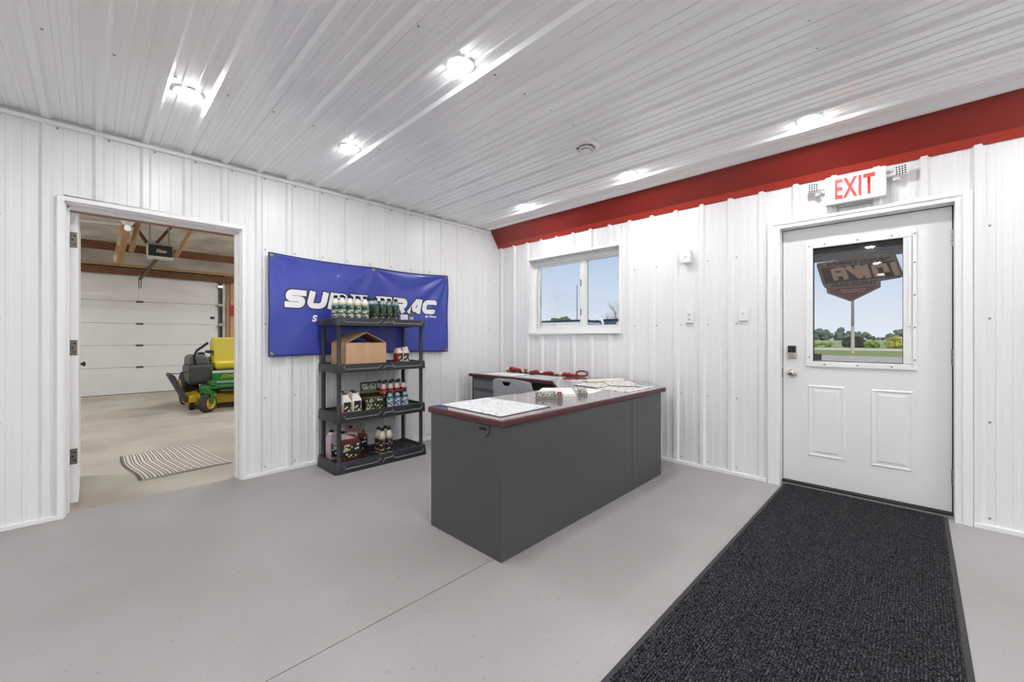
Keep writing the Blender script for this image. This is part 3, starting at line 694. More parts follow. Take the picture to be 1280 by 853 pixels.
for ch in 'SURE-TRAC':
    adv = LW*.38 if ch == '-' else LW
    def place(p, x0=xcur): return (x0+p[0]+p[1]*.22-.01, 1.496+p[1])
    mb, mo = MB(), MB()
    for k, (pts, rr) in enumerate(glyph(ch)):
        q = resample(round_path(pts, rr) if rr else pts); q = [place(p) for p in q]
        ribbon(mb, q, SWD, on_banner(.0042+.0002*k)); ribbon(mo, q, SWD+.022, on_banner(.0022+.0002*k), .011)
    lo = obj('letter', mb, M_let, bn, recalc=False); obj('letter_outline', mo, M_outl, lo, recalc=False)
    xcur += adv+.0195 if ch != '-' else adv+.016
def on_b2(x0, z0, k=1.):
    f = on_banner(.004); return lambda x, y, z: f(Vector((x0+x*k, z0+y)))
put('tagline_letter', tmap(text_mesh('S', .085, bold=.004, shear=.2), on_b2(1.478, 1.395)), M_let, bn)
put('byline', tmap(text_mesh('by Novae', .042, bold=.0012, shear=.2), on_b2(2.80, 1.468)), M_let, bn)

# ------------------------------------------------------------------ black plastic shelf unit
sx0, sx1, sy0, sy1 = 1.505, 2.440, 3.615, 4.040
M_shelf = mat('black_resin', (44, 45, 48), .48, bump=.05, bscale=90)
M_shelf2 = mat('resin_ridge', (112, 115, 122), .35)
su = thing('shelf_unit', 'black plastic four-tier shelf unit standing before the blue banner', 'shelf', (0, 0, 0))
TIERS = [(.0, .100), (.450, .540), (.900, .978), (1.330, 1.398)]
for k, (z0_, z1_) in enumerate(TIERS):
    out = .012 if k == 0 else .004
    m = MB()
    X0, X1, Y0, Y1 = sx0-out, sx1+out, sy0-out, sy1
    def rrect(x0, x1, y0, y1, r=.035, n=4):
        p = []
        for cx_, cy_, s in ((x1-r, y1-r, 0), (x0+r, y1-r, 1), (x0+r, y0+r, 2), (x1-r, y0+r, 3)):
            p += [(cx_+r*math.cos(math.pi/2*(s+q/n)), cy_+r*math.sin(math.pi/2*(s+q/n))) for q in range(n+1)]
        return p
    # rim as a ring loft: outside, top lip, inside
    rings = [[(x, y, z0_) for x, y in rrect(X0, X1, Y0, Y1)],
             [(x, y, z0_+.012) for x, y in rrect(X0, X1, Y0, Y1)],
             [(x, y, z1_-.006) for x, y in rrect(X0+out*.6, X1-out*.6, Y0+out*.6, Y1-.002)],
             [(x, y, z1_) for x, y in rrect(X0+.010, X1-.010, Y0+.010, Y1-.010)],
             [(x, y, z1_) for x, y in rrect(X0+.030, X1-.030, Y0+.030, Y1-.030, .02)],
             [(x, y, z1_-.016) for x, y in rrect(X0+.034, X1-.034, Y0+.034, Y1-.034, .02)]]
    n = len(rings[0]); vs = [p for r in rings for p in r]
    m.add(vs, [(i*n+q, i*n+(q+1) % n, (i+1)*n+(q+1) % n, (i+1)*n+q) for i in range(len(rings)-1) for q in range(n)])
    rim = obj('shelf_tier', m, M_shelf, su, smooth=True)
    zs_ = z1_-.017
    grid = MB()
    nx, ny = 22, 10
    xa, xb, ya, yb = X0+.030, X1-.030, Y0+.030, Y1-.030
    for i in range(nx+1):
        x = xa+(xb-xa)*i/nx; grid.box(x-.007, x+.007, ya, yb, zs_-.012, zs_-.0003)
    for j in range(ny+1):
        y = ya+(yb-ya)*j/ny; grid.box(xa, xb, y-.007, y+.007, zs_-.012, zs_)
    g_ = obj('shelf_grid', grid, M_shelf, rim); g_['kind'] = 'stuff'
    # raised moulding lines on the front edge
    zm = (z0_+z1_)/2; hh = (z1_-z0_)
    yy = Y0-.001
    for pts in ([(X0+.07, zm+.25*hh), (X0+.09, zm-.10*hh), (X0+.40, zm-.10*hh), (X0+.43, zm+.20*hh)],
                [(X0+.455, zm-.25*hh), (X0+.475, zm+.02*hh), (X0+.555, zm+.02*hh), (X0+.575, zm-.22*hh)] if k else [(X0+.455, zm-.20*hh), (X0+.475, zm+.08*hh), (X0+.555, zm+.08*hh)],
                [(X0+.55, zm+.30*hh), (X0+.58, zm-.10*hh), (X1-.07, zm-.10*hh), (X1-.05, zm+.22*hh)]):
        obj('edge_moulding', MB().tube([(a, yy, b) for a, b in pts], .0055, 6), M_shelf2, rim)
    if k < 3:
        z2 = TIERS[k+1][0]
        for px in (sx0+.040, sx1-.040):
            for py in (sy0+.036, sy1-.040):
                obj('post', MB().lathe([(.023, z1_-.018), (.023, z1_+.004), (.019, z1_+.012), (.019, z2-.01), (.022, z2), (.022, z2+.012)], 16, (px, py, 0)), M_shelf, su, smooth=True)
SZ = [.0835, .5235, .9615, 1.3815]

# ------------------------------------------------------------------ goods on the shelf
def place_row(src, spots, z, lab):
    for k, (x, y) in enumerate(spots):
        o = src if k == 0 else dup(src, (x, y, z), random.uniform(-.4, .4))
        o.location = (x, y, z); o['label'] = lab(k)
ORD = ['next to', 'second from', 'third from', 'fourth from']
M_cap = mat('cap_black', (18, 18, 20), .4)
def level_mat(name, low, high, z, rough=.25):
    if name in MATS: return MATS[name]
    m = mat(name, low, rough); n = m.node_tree; b = n.nodes['Principled BSDF']
    t_ = n.nodes.new('ShaderNodeTexCoord'); s = n.nodes.new('ShaderNodeSeparateXYZ'); n.links.new(t_.outputs['Object'], s.inputs[0])
    r = n.nodes.new('ShaderNodeValToRGB'); n.links.new(s.outputs[2], r.inputs[0])
    r.color_ramp.elements[0].position = z-.004; r.color_ramp.elements[0].color = (*lin(low), 1)
    r.color_ramp.elements[1].position = z+.004; r.color_ramp.elements[1].color = (*lin(high), 1)
    n.links.new(r.outputs[0], b.inputs['Base Color']); return m
def bottle(name, h, r, body, lab, band, cap, label, group):
    t = thing(name, label, 'bottle', group=group)
    obj('body', MB().lathe([(r*.9, .0), (r, .006), (r, h*.62), (r*.94, h*.68), (r*.5, h*.84), (r*.42, h*.88), (r*.42, h*.90), (0, h*.90)], 18), body, t, smooth=True)
    l = obj('label', MB().lathe([(r+.0006, h*.05), (r+.0008, h*.06), (r+.0008, h*.60), (r+.0006, h*.61)], 18), lab, t, smooth=True)
    obj('label_band', MB().lathe([(r+.0012, h*.55), (r+.0014, h*.555), (r+.0014, h*.605), (r+.0012, h*.61)], 18), band, l, smooth=True)
    obj('cap', MB().lathe([(r*.50, h*.885), (r*.52, h*.89), (r*.52, h*.985), (r*.44, h), (0, h)], 16), cap, t, smooth=True)
    return t
P_clear = print_mat('bottle_label_white', (176, 186, 178), (22, 32, 30), 62, 85, .4, .55, wall=True, amount=.62, ink2=(86, 106, 70))
P_green = print_mat('bottle_label_dark', (20, 28, 24), (150, 160, 146), 62, 85, .4, .45, wall=True, amount=.45, ink2=(74, 96, 44))
P_blue = print_mat('bottle_label_blue', (150, 166, 182), (24, 32, 52), 65, 85, .4, .55, wall=True, amount=.6, ink2=(200, 206, 208))
P_blk = print_mat('bottle_label_black', (26, 28, 32), (205, 190, 180), 60, 60, .4, .42, wall=True, amount=.40, ink2=(200, 150, 120))
B_teal = mat('band_teal', (70, 128, 132), .4); B_dgreen = mat('band_green', (26, 80, 66), .4); B_blue = mat('band_blue', (80, 130, 170), .4); B_grey = mat('band_steel', (110, 125, 140), .4)
b_y = level_mat('pale_oil', (196, 178, 132), (222, 222, 216), .158); b_g = level_mat('dark_green_oil', (24, 62, 56), (150, 165, 160), .165)
b_r = level_mat('red_oil', (130, 26, 24), (214, 196, 192), .185); b_s = level_mat('dark_small', (34, 42, 60), (120, 150, 160), .115); b_c = level_mat('honey_oil', (206, 194, 150), (226, 222, 206), .175)
src = bottle('oil_bottle', .228, .0345, b_y, P_clear, B_teal, M_cap, 'pale oil bottle with a white label on the top shelf', 'pale bottles on the top shelf')
SPOTS = [(1.600, 3.715), (1.673, 3.712), (1.747, 3.716), (1.820, 3.713), (1.578, 3.800), (1.652, 3.803), (1.726, 3.799), (1.800, 3.802)]
place_row(src, SPOTS, SZ[3], lambda k: f"pale oil bottle {ORD[3-k % 4]} the dark green bottles, {'front' if k < 4 else 'back'} row")
src = bottle('oil_bottle', .225, .0345, b_g, P_green, B_dgreen, M_cap, 'dark green oil bottle with a black label on the top shelf', 'dark green bottles on the top shelf')
SPOTS = [(1.926, 3.714), (1.999, 3.712), (2.072, 3.716), (2.146, 3.713), (1.902, 3.800), (1.976, 3.803), (2.050, 3.799), (2.124, 3.802)]
place_row(src, SPOTS, SZ[3], lambda k: f"dark green oil bottle {ORD[k % 4]} the pale bottles, {'front' if k < 4 else 'back'} row")
# price card and small dark nozzle bottle at the right end
tag(obj('price_card', MB().box(-.045, .045, -.002, .002, .0005, .075).box(-.045, .045, .002, .034, .0005, .003), M_paper, loc=(2.262, 3.745, SZ[3]), rot=(0, 0, .1)), 'small blank white card standing on the top shelf', 'card')
t = thing('grease_bottle', 'small dark nozzle bottle beside the white card on the top shelf', 'bottle', (2.345, 3.742, SZ[3]))
obj('body', MB().lathe([(.018, .0005), (.02, .006), (.02, .085), (.010, .10), (0, .10)], 14), mat('brown_plastic', (96, 80, 62), .4), t, smooth=True)
obj('nozzle', MB().lathe([(.010, .099), (.010, .12), (.003, .165), (0, .166)], 12), M_cap, t, smooth=True)
obj('label', MB().lathe([(.0206, .02), (.0208, .021), (.0208, .07), (.0206, .071)], 14), P_clear, t, smooth=True)

# cardboard box with its flaps tented
M_card = mat('cardboard', (196, 160, 122), .75, var=.12, vscale=10, bump=.05, bscale=40, stretch=(1, 1, .15)); M_cardin = mat('cardboard_inside', (120, 88, 62), .85)
t = thing('cardboard_box', 'brown cardboard box with flaps tented up on the third shelf', 'box', (1.812, 3.823, SZ[2]), math.radians(-.5))
bw, bd, bh = .198, .166, .208
obj('carton', MB().box(-bw, bw, -bd, -bd+.004, .0005, bh).box(-bw, bw, bd-.004, bd, .0005, bh).box(-bw, -bw+.004, -bd+.004, bd-.004, .0005, bh).box(bw-.004, bw, -bd+.004, bd-.004, .0005, bh).box(-bw+.004, bw-.004, -bd+.004, bd-.004, .0005, .004), M_card, t)
a = math.radians(27)
for s in (-1, 1):
    L = .222; pts = [(s*bw, bh), (s*(bw-L*math.cos(a)), bh+L*math.sin(a)), (s*(bw-L*math.cos(a)), bh+L*math.sin(a)-.005), (s*(bw-.004), bh-.004)]
    obj('flap', MB().prism(pts, -bd, bd, axis='y'), M_card, t)
obj('inner_flap', MB().prism([(-bw+.006, bh-.03), (bw-.006, bh-.03), (bw-.05, bh-.028), (-bw+.05, bh-.028)], -.02, .12, axis='y'), M_cardin, t)
obj('packing_tape', MB().box(-bw-.0008, -bw, -.03, .03, .02, bh-.01), mat('tape', (176, 138, 98), .3), t)

def jug(name, w, d, h, body, lab, label, loc, rz=0, handle=True, group=None):
    t = thing(name, label, 'jug', loc, rz, group)
    def rr(x0, x1, dd, z, r=.012):
        p = []
        for cx_, cy_, s in ((x1-r, dd/2-r, 0), (x0+r, dd/2-r, 1), (x0+r, -dd/2+r, 2), (x1-r, -dd/2+r, 3)):
            p += [(cx_+r*math.cos(math.pi/2*(s+q/4)), cy_+r*math.sin(math.pi/2*(s+q/4)), z) for q in range(5)]
        return p
    nx0, nx1 = -w/2+.012, -w/2+.012+min(.048, w*.5)
    obj('body', MB().loft([rr(-w/2+.006, w/2-.006, d-.012, .0005), rr(-w/2, w/2, d, .010), rr(-w/2, w/2, d, h*.62), rr(-w/2+.004, w/2-w*.16, d*.94, h*.74), rr(nx0-.004, nx1+w*.12, d*.72, h*.84), rr(nx0, nx1, min(.048, d*.6), h*.90), rr(nx0+.004, nx1-.004, min(.04, d*.5), h*.93)]), body, t, smooth=True)
    cxn = (nx0+nx1)/2
    obj('cap', MB().lathe([(.020, h*.925), (.021, h*.93), (.021, h*.99), (.018, h), (0, h)], 16, (cxn, 0, 0)), M_cap, t, smooth=True)
    if handle: obj('handle', MB().tube([(cxn+.02, 0, h*.86), (cxn+w*.35, 0, h*.90), (w/2-.022, 0, h*.84), (w/2-.016, 0, h*.70), (w/2-.016, 0, h*.58)], [.012, .014, .015, .015, .014], 8), body, t, smooth=True)
    obj('label', MB().box(-w/2+.014, w/2-.010, -d/2-.001, -d/2+.002, h*.10, h*.56), lab, t)
    return t
P_jug = print_mat('jug_label', (30, 32, 38), (208, 210, 206), 48, 52, .4, .44, wall=True, amount=.42, ink2=(196, 200, 80))
P_jug2 = print_mat('small_jug_label', (34, 36, 34), (214, 214, 206), 55, 45, .4, .44, wall=True, amount=.42, ink2=(206, 200, 120))
j_red = level_mat('gallon_red', (104, 50, 48), (176, 146, 142), .205); j_pale = level_mat('gallon_pale', (178, 158, 170), (212, 206, 208), .24)
j_pink = level_mat('quart_pink', (206, 150, 150), (232, 226, 220), .085); j_white = level_mat('quart_white', (226, 214, 202), (234, 230, 226), .10)
j_rs = level_mat('quart_red', (150, 40, 44), (226, 208, 194), .10)
jug('oil_jug', .185, .105, .272, j_red, P_jug, 'large red oil jug at the front of the bottom shelf', (1.670, 3.735, SZ[0]))
jug('oil_jug', .185, .105, .272, j_pale, P_jug, 'pale violet oil jug behind the red one on the bottom shelf', (1.622, 3.862, SZ[0]))
jug('oil_jug', .185, .105, .272, j_red, P_jug, 'dark red oil jug set back beside the bottle pack', (1.822, 3.905, SZ[0]))
# four bottles in a pack on the bottom shelf
src = bottle('additive_bottle', .248, .036, b_c, P_blk, B_grey, M_cap, 'honey coloured bottle with a black label, one of four on the bottom shelf', 'four bottles on the bottom shelf')
SPOTS = [(1.990, 3.700), (2.066, 3.705), (1.992, 3.778), (2.068, 3.781)]
place_row(src, SPOTS, SZ[0], lambda k: f"honey coloured bottle with a black label, {'front' if k < 2 else 'back'} row, {'nearer to' if k % 2 == 0 else 'farther from'} the jugs")
# second shelf
jug('oil_jug', .090, .085, .186, j_pink, P_jug2, 'small pink oil jug by the corner post of the second shelf', (1.625, 3.705, SZ[1]))
jug('oil_jug', .090, .085, .192, j_white, P_jug2, 'small cream oil jug between the pink one and the display box', (1.724, 3.712, SZ[1]))
jug('oil_jug', .090, .085, .192, j_white, P_jug2, 'small cream oil jug standing behind the pink jug', (1.650, 3.815, SZ[1]), group='back jugs on the second shelf')
jug('oil_jug', .090, .085, .192, j_white, P_jug2, 'small cream oil jug standing behind the cream jug beside the display box', (1.752, 3.818, SZ[1]), group='back jugs on the second shelf')
t = thing('display_box', 'black and olive counter display box with an upright header card', 'display box', (1.895, 3.725, SZ[1]))
M_dbk = mat('display_black', (26, 27, 24), .4); P_disp = print_mat('display_print', (40, 46, 28), (196, 196, 176), 60, 60, .4, .44, wall=True, amount=.5, ink2=(150, 150, 60))
obj('tray', MB().box(-.098, .098, -.07, -.066, .0005, .075).box(-.098, .098, .066, .07, .0005, .15).prism([(-.07, .0005), (.07, .0005), (.07, .15), (-.07, .075)], -.098, -.094, axis='x').prism([(-.07, .0005), (.07, .0005), (.07, .15), (-.07, .075)], .094, .098, axis='x').box(-.094, .094, -.066, .066, .0005, .004), M_dbk, t)
obj('front_print', MB().box(-.094, .094, -.0715, -.07, .006, .070), P_disp, t)
hd = obj('header_card', MB().box(-.085, .085, .058, .064, .15, .262), M_dbk, t)
obj('header_print', MB().box(-.072, .072, .0565, .058, .185, .245), print_mat('header_print', (150, 154, 140), (40, 42, 36), 60, 50, .4, .46, wall=True, amount=.6), hd)
obj('olive_stripe', MB().box(-.083, .083, .0568, .058, .155, .178), mat('olive', (88, 98, 46), .5), hd)
for k in range(3): obj('packet', MB().box(-.085+.06*k, -.032+.06*k, -.05, .05, .006, .118), P_disp, t)
src = bottle('additive_bottle', .262, .034, b_r, P_blk, mat('band_orange', (190, 92, 60), .4), M_cap, 'tall red bottle with a black cap in the back rows of the second shelf', 'tall red bottles on the second shelf')
SPOTS = [(2.045, 3.775), (2.120, 3.772), (2.195, 3.776), (2.268, 3.774), (2.040, 3.855), (2.115, 3.858), (2.190, 3.854), (2.264, 3.857)]
place_row(src, SPOTS, SZ[1], lambda k: f"tall red black-capped bottle {ORD[k % 4]} the display box, {'middle' if k < 4 else 'back'} row")
src = bottle('small_bottle', .165, .034, b_s, P_blue, B_teal, M_cap, 'short bottle with a pale blue label at the front of the second shelf', 'short blue-labelled bottles on the second shelf')
SPOTS = [(2.068, 3.690), (2.150, 3.692), (2.236, 3.694)]
place_row(src, SPOTS, SZ[1], lambda k: f"short bottle with a pale blue label, {ORD[k]} the display box")
# third shelf right
jug('oil_jug', .075, .075, .165, j_rs, P_jug2, 'small red oil jug beside the cardboard box', (2.190, 3.740, SZ[2]), math.radians(8))
jug('oil_jug', .082, .075, .172, j_white, P_jug2, 'small cream oil jug next to the red one on the third shelf', (2.278, 3.762, SZ[2]), math.radians(-6))

# ------------------------------------------------------------------ entrance mat
M_rub = mat('mat_rubber', (44, 44, 46), .55)
def pile_mat():
    m = mat('mat_pile', (32, 32, 34), .95, spec=.15); n = m.node_tree; b = n.nodes['Principled BSDF']
    t_ = n.nodes.new('ShaderNodeTexCoord'); v = n.nodes.new('ShaderNodeTexNoise'); v.inputs['Scale'].default_value = 150; v.inputs['Detail'].default_value = 2
    n.links.new(t_.outputs['Object'], v.inputs[0]); r = n.nodes.new('ShaderNodeValToRGB'); n.links.new(v.outputs[0], r.inputs[0])
    r.color_ramp.elements[0].position = .44; r.color_ramp.elements[0].color = (*lin((15, 15, 17)), 1)
    r.color_ramp.elements[1].position = .72; r.color_ramp.elements[1].color = (*lin((98, 98, 103)), 1)
    n.links.new(r.outputs[0], b.inputs['Base Color']); return m
em = thing('entrance_mat', 'long black ribbed entrance mat lying inside the exit door', 'mat', (4.022, .272, 0), math.radians(-.75))
EL, EWd = 3.30, .470
obj('rubber_border', MB().prism([(-EL, -EWd), (0, -EWd), (0, EWd), (-EL, EWd)], .0005, .005), M_rub, em, bevel=.003)
pm = MB(); NR = 82; NL = 340
rw = 2*(EWd-.020)/NR; xs0, xs1 = -EL+.02, -.014
prof = [(-.5, .0052), (-.25, .0100), (0, .0112), (.25, .0100), (.5, .0052)]
for k in range(NR):
    yc_ = -EWd+.020+rw*(k+.5); base = len(pm.v)
    for i in range(NL+1):
        x = xs0+(xs1-xs0)*i/NL; j = random.uniform(-.0016, .0016)
        for q, (py, pz) in enumerate(prof):
            pm.v.append((x, yc_+py*rw+(random.uniform(-.001, .001) if 0 < q < 4 else 0), pz+(j+random.uniform(-.0012, .0012) if 0 < q < 4 else 0)))
    for i in range(NL):
        for q in range(4):
            a_ = base+i*5+q; pm.f.append((a_, a_+5, a_+6, a_+1))
o = obj('ribbed_pile', pm, pile_mat(), em, recalc=False); o['kind'] = 'stuff'

# ------------------------------------------------------------------ decal on the door glass (reads from outside)
XG = XD+.0185
dc = thing('window_decal', 'dark brown shield-shaped sticker on the exit door glass, lettering reversed', 'sticker', (XG, .29, 1.70))
M_dk = mat('decal_brown', (98, 86, 80), .5); M_dk2 = mat('decal_taupe', (142, 122, 108), .5); M_dk3 = mat('decal_dark', (52, 40, 34), .5)
def yz(px, py):   # decal drawing in its own plane: px to the right as seen from inside (-y), in metres
    return (-px, py)
plate = [(-.230, .118), (-.235, .098), (-.195, -.060), (-.180, -.085), (-.172, -.090), (-.168, -.128), (-.020, -.205), (.150, -.108), (.150, -.062), (.255, -.048), (.275, -.036), (.232, .122), (.214, .136), (.115, .132), (.02, .155), (-.02, .155), (-.105, .122)]
def inset(pts, k): return [(p[0]*k, p[1]*k) for p in pts]
obj('shield', MB().prism([yz(*p) for p in plate], 0, .0012, axis='x'), M_dk, dc)
obj('name_band', MB().prism([yz(*p) for p in [(-.208, .072), (-.178, -.052), (.250, -.036), (.226, .084)]], -.0006, 0, axis='x'), M_dk3, dc)
obj('lower_field', MB().prism([yz(*p) for p in [(-.150, -.098), (-.148, -.122), (-.020, -.188), (.132, -.104), (.132, -.092)]], -.0006, 0, axis='x'), mat('decal_maroon', (86, 52, 44), .5), dc)
def decal_text(body, size, cx_, cy_, kx, ky, m, bold, shear=-.25):
    me = tmap(text_mesh(body, size, bold=bold, shear=0), lambda x, y, z: (-.0012, -(cx_-(x*kx)-y*ky*shear), cy_+y*ky))
    return put('reversed_lettering', me, m, dc)
decal_text('WESTERN', .046, .012, .098, 1.75, .75, M_dk3, .002)
GH, GW, GT = .100, .092, .031
def dpath(c):
    l, r, b_, t_ = GT/2, GW-GT/2, GT/2, GH-GT/2
    return {'I': [[(GT/2, 0), (GT/2, GH)]], 'O': [[(l, b_), (r, b_), (r, t_), (l, t_), (l, b_)]], 'W': [[(l*.8, GH), (l*1.1, 0)], [(l*1.1, b_*.8), (GW*.62, GH)], [(GW*.62, GH), (GW*.68, 0)], [(GW*.68, b_*.8), (GW*1.28, GH)]],
            'A': [[(l, 0), (l, t_), (r, t_), (r, 0)], [(l, GH*.42), (r, GH*.42)]]}[c]
xq = -.250
for ch in 'IOWA':
    mb = MB()
    for k_, q in enumerate(dpath(ch)):
        pts = [(xq+p[0]+p[1]*.30, p[1]) for p in resample(q, .03)]
        ribbon(mb, pts, GT, lambda p, k_=k_: (-.0013-.00025*k_, p.x-.008, -.030+p.y), .0 if ch != 'O' else GT/2)
    obj('reversed_letter', mb, M_dk2, dc, recalc=False)
    xq += {'I': GT, 'O': GW, 'W': GW*1.25, 'A': GW}[ch]+.017
decal_text('TRAILER SALES', .040, -.005, -.068, 1.02, .95, M_dk3, .002)
for z, w in ((-.112, .15), (-.128, .12)):
    mb = MB()
    x = -w/2-.01
    while x < w/2-.01:
        q = random.uniform(.006, .012); mb.box(-.0012, -.0006, -x-q, -x, z-.004, z+.004); x += q+.004
    q_ = obj('fine_print', mb, M_dk2, dc); q_['kind'] = 'stuff'
tag(obj('corner_sticker', MB().box(XG-.001, XG+.0005, .492, .540, 1.036, 1.088), print_mat('sticker_print', (62, 64, 68), (24, 26, 30), 60, 60, .4, .45, wall=True, amount=.5)), 'small dark square sticker in the lower corner of the door glass', 'sticker')

# ================================================================== garage beyond the doorway
GY0 = YA+WT
M_poly = mat('vapour_barrier', (232, 226, 216), .35, var=.30, vscale=2.2, bump=.8, bscale=3.0, col2=(186, 178, 166))
M_tan = mat('new_lumber', (196, 158, 112), .65, var=.2, vscale=14, stretch=(1, 1, .2)); M_brn = mat('old_lumber', (124, 78, 52), .7, var=.3, vscale=9)
struct('ceiling_garage', MB().grid(lambda u, v: (GX0+(GX1-GX0)*u, GY0+(GY1-GY0)*v, 3.22+.05*math.sin(u*30+v*9)*math.sin(v*22)+.03*math.sin(u*61-v*13)), 60, 50), M_poly, 'sagging plastic vapour barrier under the garage roof', 'ceiling', smooth=True)
struct('roof', MB().box(GX0-.2, GX1+.2, GY0-.1, GY1+.3, GZ, GZ+.1), M_core, 'unseen roof deck over the garage, blocking the sun', 'roof')  # unseen slab, added to keep sunlight out
struct('wall_garage_left', MB().box(GX0-.1, GX0, GY0, GY1+.2, 0, GZ), M_poly, 'left garage wall', 'wall')
struct('wall_garage_right', MB().box(GX1, GX1+.1, GY0, GY1+.2, 0, GZ), M_poly, 'right garage wall', 'wall')
OX0, OX1, OZ = -2.72, 2.16, 2.56
struct('wall_garage_back', MB().box(GX0, OX0, GY1, GY1+.2, 0, GZ).box(OX1, GX1, GY1, GY1+.2, 0, GZ).box(OX0, OX1, GY1, GY1+.2, OZ, GZ), M_poly, 'plastic-lined garage wall around the overhead door', 'wall')
# overhead door in five sections
d3 = thing('door_3', 'white sectional overhead garage door of five ribbed sections', 'garage door', kind='structure')
M_oh = mat('overhead_door_white', (226, 225, 222), .5, var=.05, vscale=3)
zz = [.0, .575, 1.05, 1.52, 2.0, 2.55]
for k in range(5):
    s = obj('door_section', MB().box(OX0, OX1, GY1-.05, GY1, zz[k]+.003 if k else .01, zz[k+1]-.002), M_oh, d3, bevel=.004)
    if k: 
        for x in (-1.75, -.5, .745):
            obj('hinge', MB().box(x-.06, x+.06, GY1-.064, GY1-.05, zz[k]-.02, zz[k]+.016), mat('hinge_grey', (92, 86, 78), .5, metal=.5), s)
obj('bottom_seal', MB().box(OX0, OX1, GY1-.045, GY1-.005, 0, .012), M_black, d3)
obj('section_joint', MB().box(OX0+.01, OX1-.01, GY1-.02, GY1-.006, .02, 2.54), mat('joint_grey', (150, 147, 142), .7), d3)
tag(obj('warning_sticker', MB().box(2.00, 2.09, GY1-.0545, GY1-.052, 1.66, 1.72), mat('sticker_blue', (52, 54, 84), .5)), 'small dark blue warning sticker at the edge of the overhead door', 'sticker')
# track
for s, x in (('r', OX1+.05), ('l', OX0-.05)):
    t = thing('door_track', 'dark steel roller track beside the overhead door' if s == 'r' else 'dark steel roller track at the hidden side of the overhead door', 'track', (x, GY1-.10, 0))
    obj('rail', MB().box(-.025, .025, -.03, .03, 0, 2.555), mat('track_dark', (58, 52, 46), .5, metal=.6), t)
    for z in (.6, 1.53, 2.0, 2.45): obj('roller_bracket', MB().box(-.07, .03, -.045, -.03, z-.03, z+.03), M_steel, t)
# jamb posts, header
def lumber(name, p0, p1, w, d, m, label, parent=None):
    p0, p1 = Vector(p0), Vector(p1); dirv = (p1-p0); L = dirv.length; q = dirv.to_track_quat('Z', 'Y')
    M = Matrix.Translation(p0) @ q.to_matrix().to_4x4(); mb = MB().box(-w/2, w/2, -d/2, d/2, 0, L, M)
    o = obj(name, mb, m, parent)
    return o if parent else tag(o, label, 'lumber')
t = thing('door_header', 'brown wooden header boards above the overhead door', 'header')
obj('board', MB().box(GX0+.1, GX1-.1, GY1-.18, GY1-.12, 2.56, 2.68), M_brn, t); obj('board', MB().box(GX0+.1, GX1-.1, GY1-.17, GY1-.11, 2.72, 2.78), M_tan, t)
obj('torsion_shaft', MB().cyl((OX0-.2, GY1-.21, 2.70), (OX1+.08, GY1-.21, 2.70), .014, n=10), mat('track_dark', (58, 52, 46), .5), t)
lumber('wall_stud', (2.44, GY1-.08, 0), (2.44, GY1-.08, 2.56), .09, .05, M_tan, 'wide tan wooden stud carrying the red sign')
lumber('wall_stud', (2.36, GY1-.03, 0), (2.36, GY1-.03, 2.56), .06, .05, M_tan, 'narrow wooden stud between door track and red sign')
tag(obj('red_sign', MB().box(2.40, 2.58, GY1-.118, GY1-.110, 1.74, 2.02), mat('sign_red', (170, 34, 34), .5)), 'small red sign on the garage stud', 'sign')
# roof truss
tr_ = thing('roof_truss', 'wooden roof truss with a dark bottom chord and diagonal webs over the garage', 'truss')
obj('bottom_chord', MB().box(GX0, GX1, 8.58, 8.62, 2.53, 2.65), M_brn, tr_)
lumber('web', (.67, 8.66, 2.62), (.96, 8.66, 3.10), .10, .04, M_brn, '', tr_); lumber('web', (.68, 8.70, 2.62), (.44, 8.70, 3.05), .09, .04, M_brn, '', tr_)
lumber('web', (-1.4, 8.66, 2.62), (-1.0, 8.66, 3.12), .10, .04, M_brn, '', tr_)
lumber('roof_brace', (.283, 8.50, 2.36), (.40, 8.05, 3.12), .075, .13, M_tan, 'wide tan lumber brace behind the white lamp holder')
lumber('roof_brace', (.425, 8.34, 2.50), (.53, 8.30, 3.14), .055, .05, M_tan, 'narrow tan lumber brace between lamp holder and door opener')
lumber('roof_brace', (.93, 8.30, 2.49), (1.19, 8.26, 3.10), .07, .05, M_tan, 'slanting tan lumber brace beside the door opener, away from the lamp')
# opener and rail
t = thing('garage_door_opener', 'black garage door opener hanging from the truss with a long rail', 'opener', (.73, 8.12, 2.40))
obj('motor_housing', MB().box(-.14, .14, -.10, .24, .03, .20), mat('opener_black', (26, 25, 24), .45), t, bevel=.008)
obj('light_cover', MB().box(-.148, .148, -.115, .05, .0, .03), mat('opener_white', (206, 202, 194), .4), t, bevel=.006)
obj('side_cover', MB().box(-.150, -.140, -.10, .10, .02, .20), mat('opener_white', (206, 202, 194), .4), t)
obj('top_plate', MB().box(-.15, .13, -.08, .24, .20, .225), M_steel, t)
put('front_lettering', tmap(text_mesh('Allstar', .075, bold=.001), lambda x, y, z: (x*.62+.01, -.1012, y+.11)), mat('opener_print', (214, 212, 206), .5), t)
obj('rail', MB().box(-.02, .02, .24, 3.62, .04, .075), mat('track_dark', (58, 52, 46), .5), t)
obj('hanger_strap', MB().box(-.12, -.10, .05, .08, .225, .80).box(.10, .12, .05, .08, .225, .80), M_steel, t)
t = thing('pull_cord', 'white pull cord and handle hanging before the overhead door', 'cord', (.73, 11.70, 0))
obj('cord', MB().tube([(-.02, 0, 2.435), (-.015, 0, 2.30), (.0, 0, 2.16), (.015, 0, 2.30), (.02, 0, 2.435)], .008, 6), mat('cord_dark', (52, 48, 44), .7), t)
obj('handle', MB().lathe([(.0, 2.05), (.035, 2.06), (.03, 2.10), (.012, 2.26), (0, 2.27)], 12), mat('handle_white', (226, 222, 216), .5), t, smooth=True)
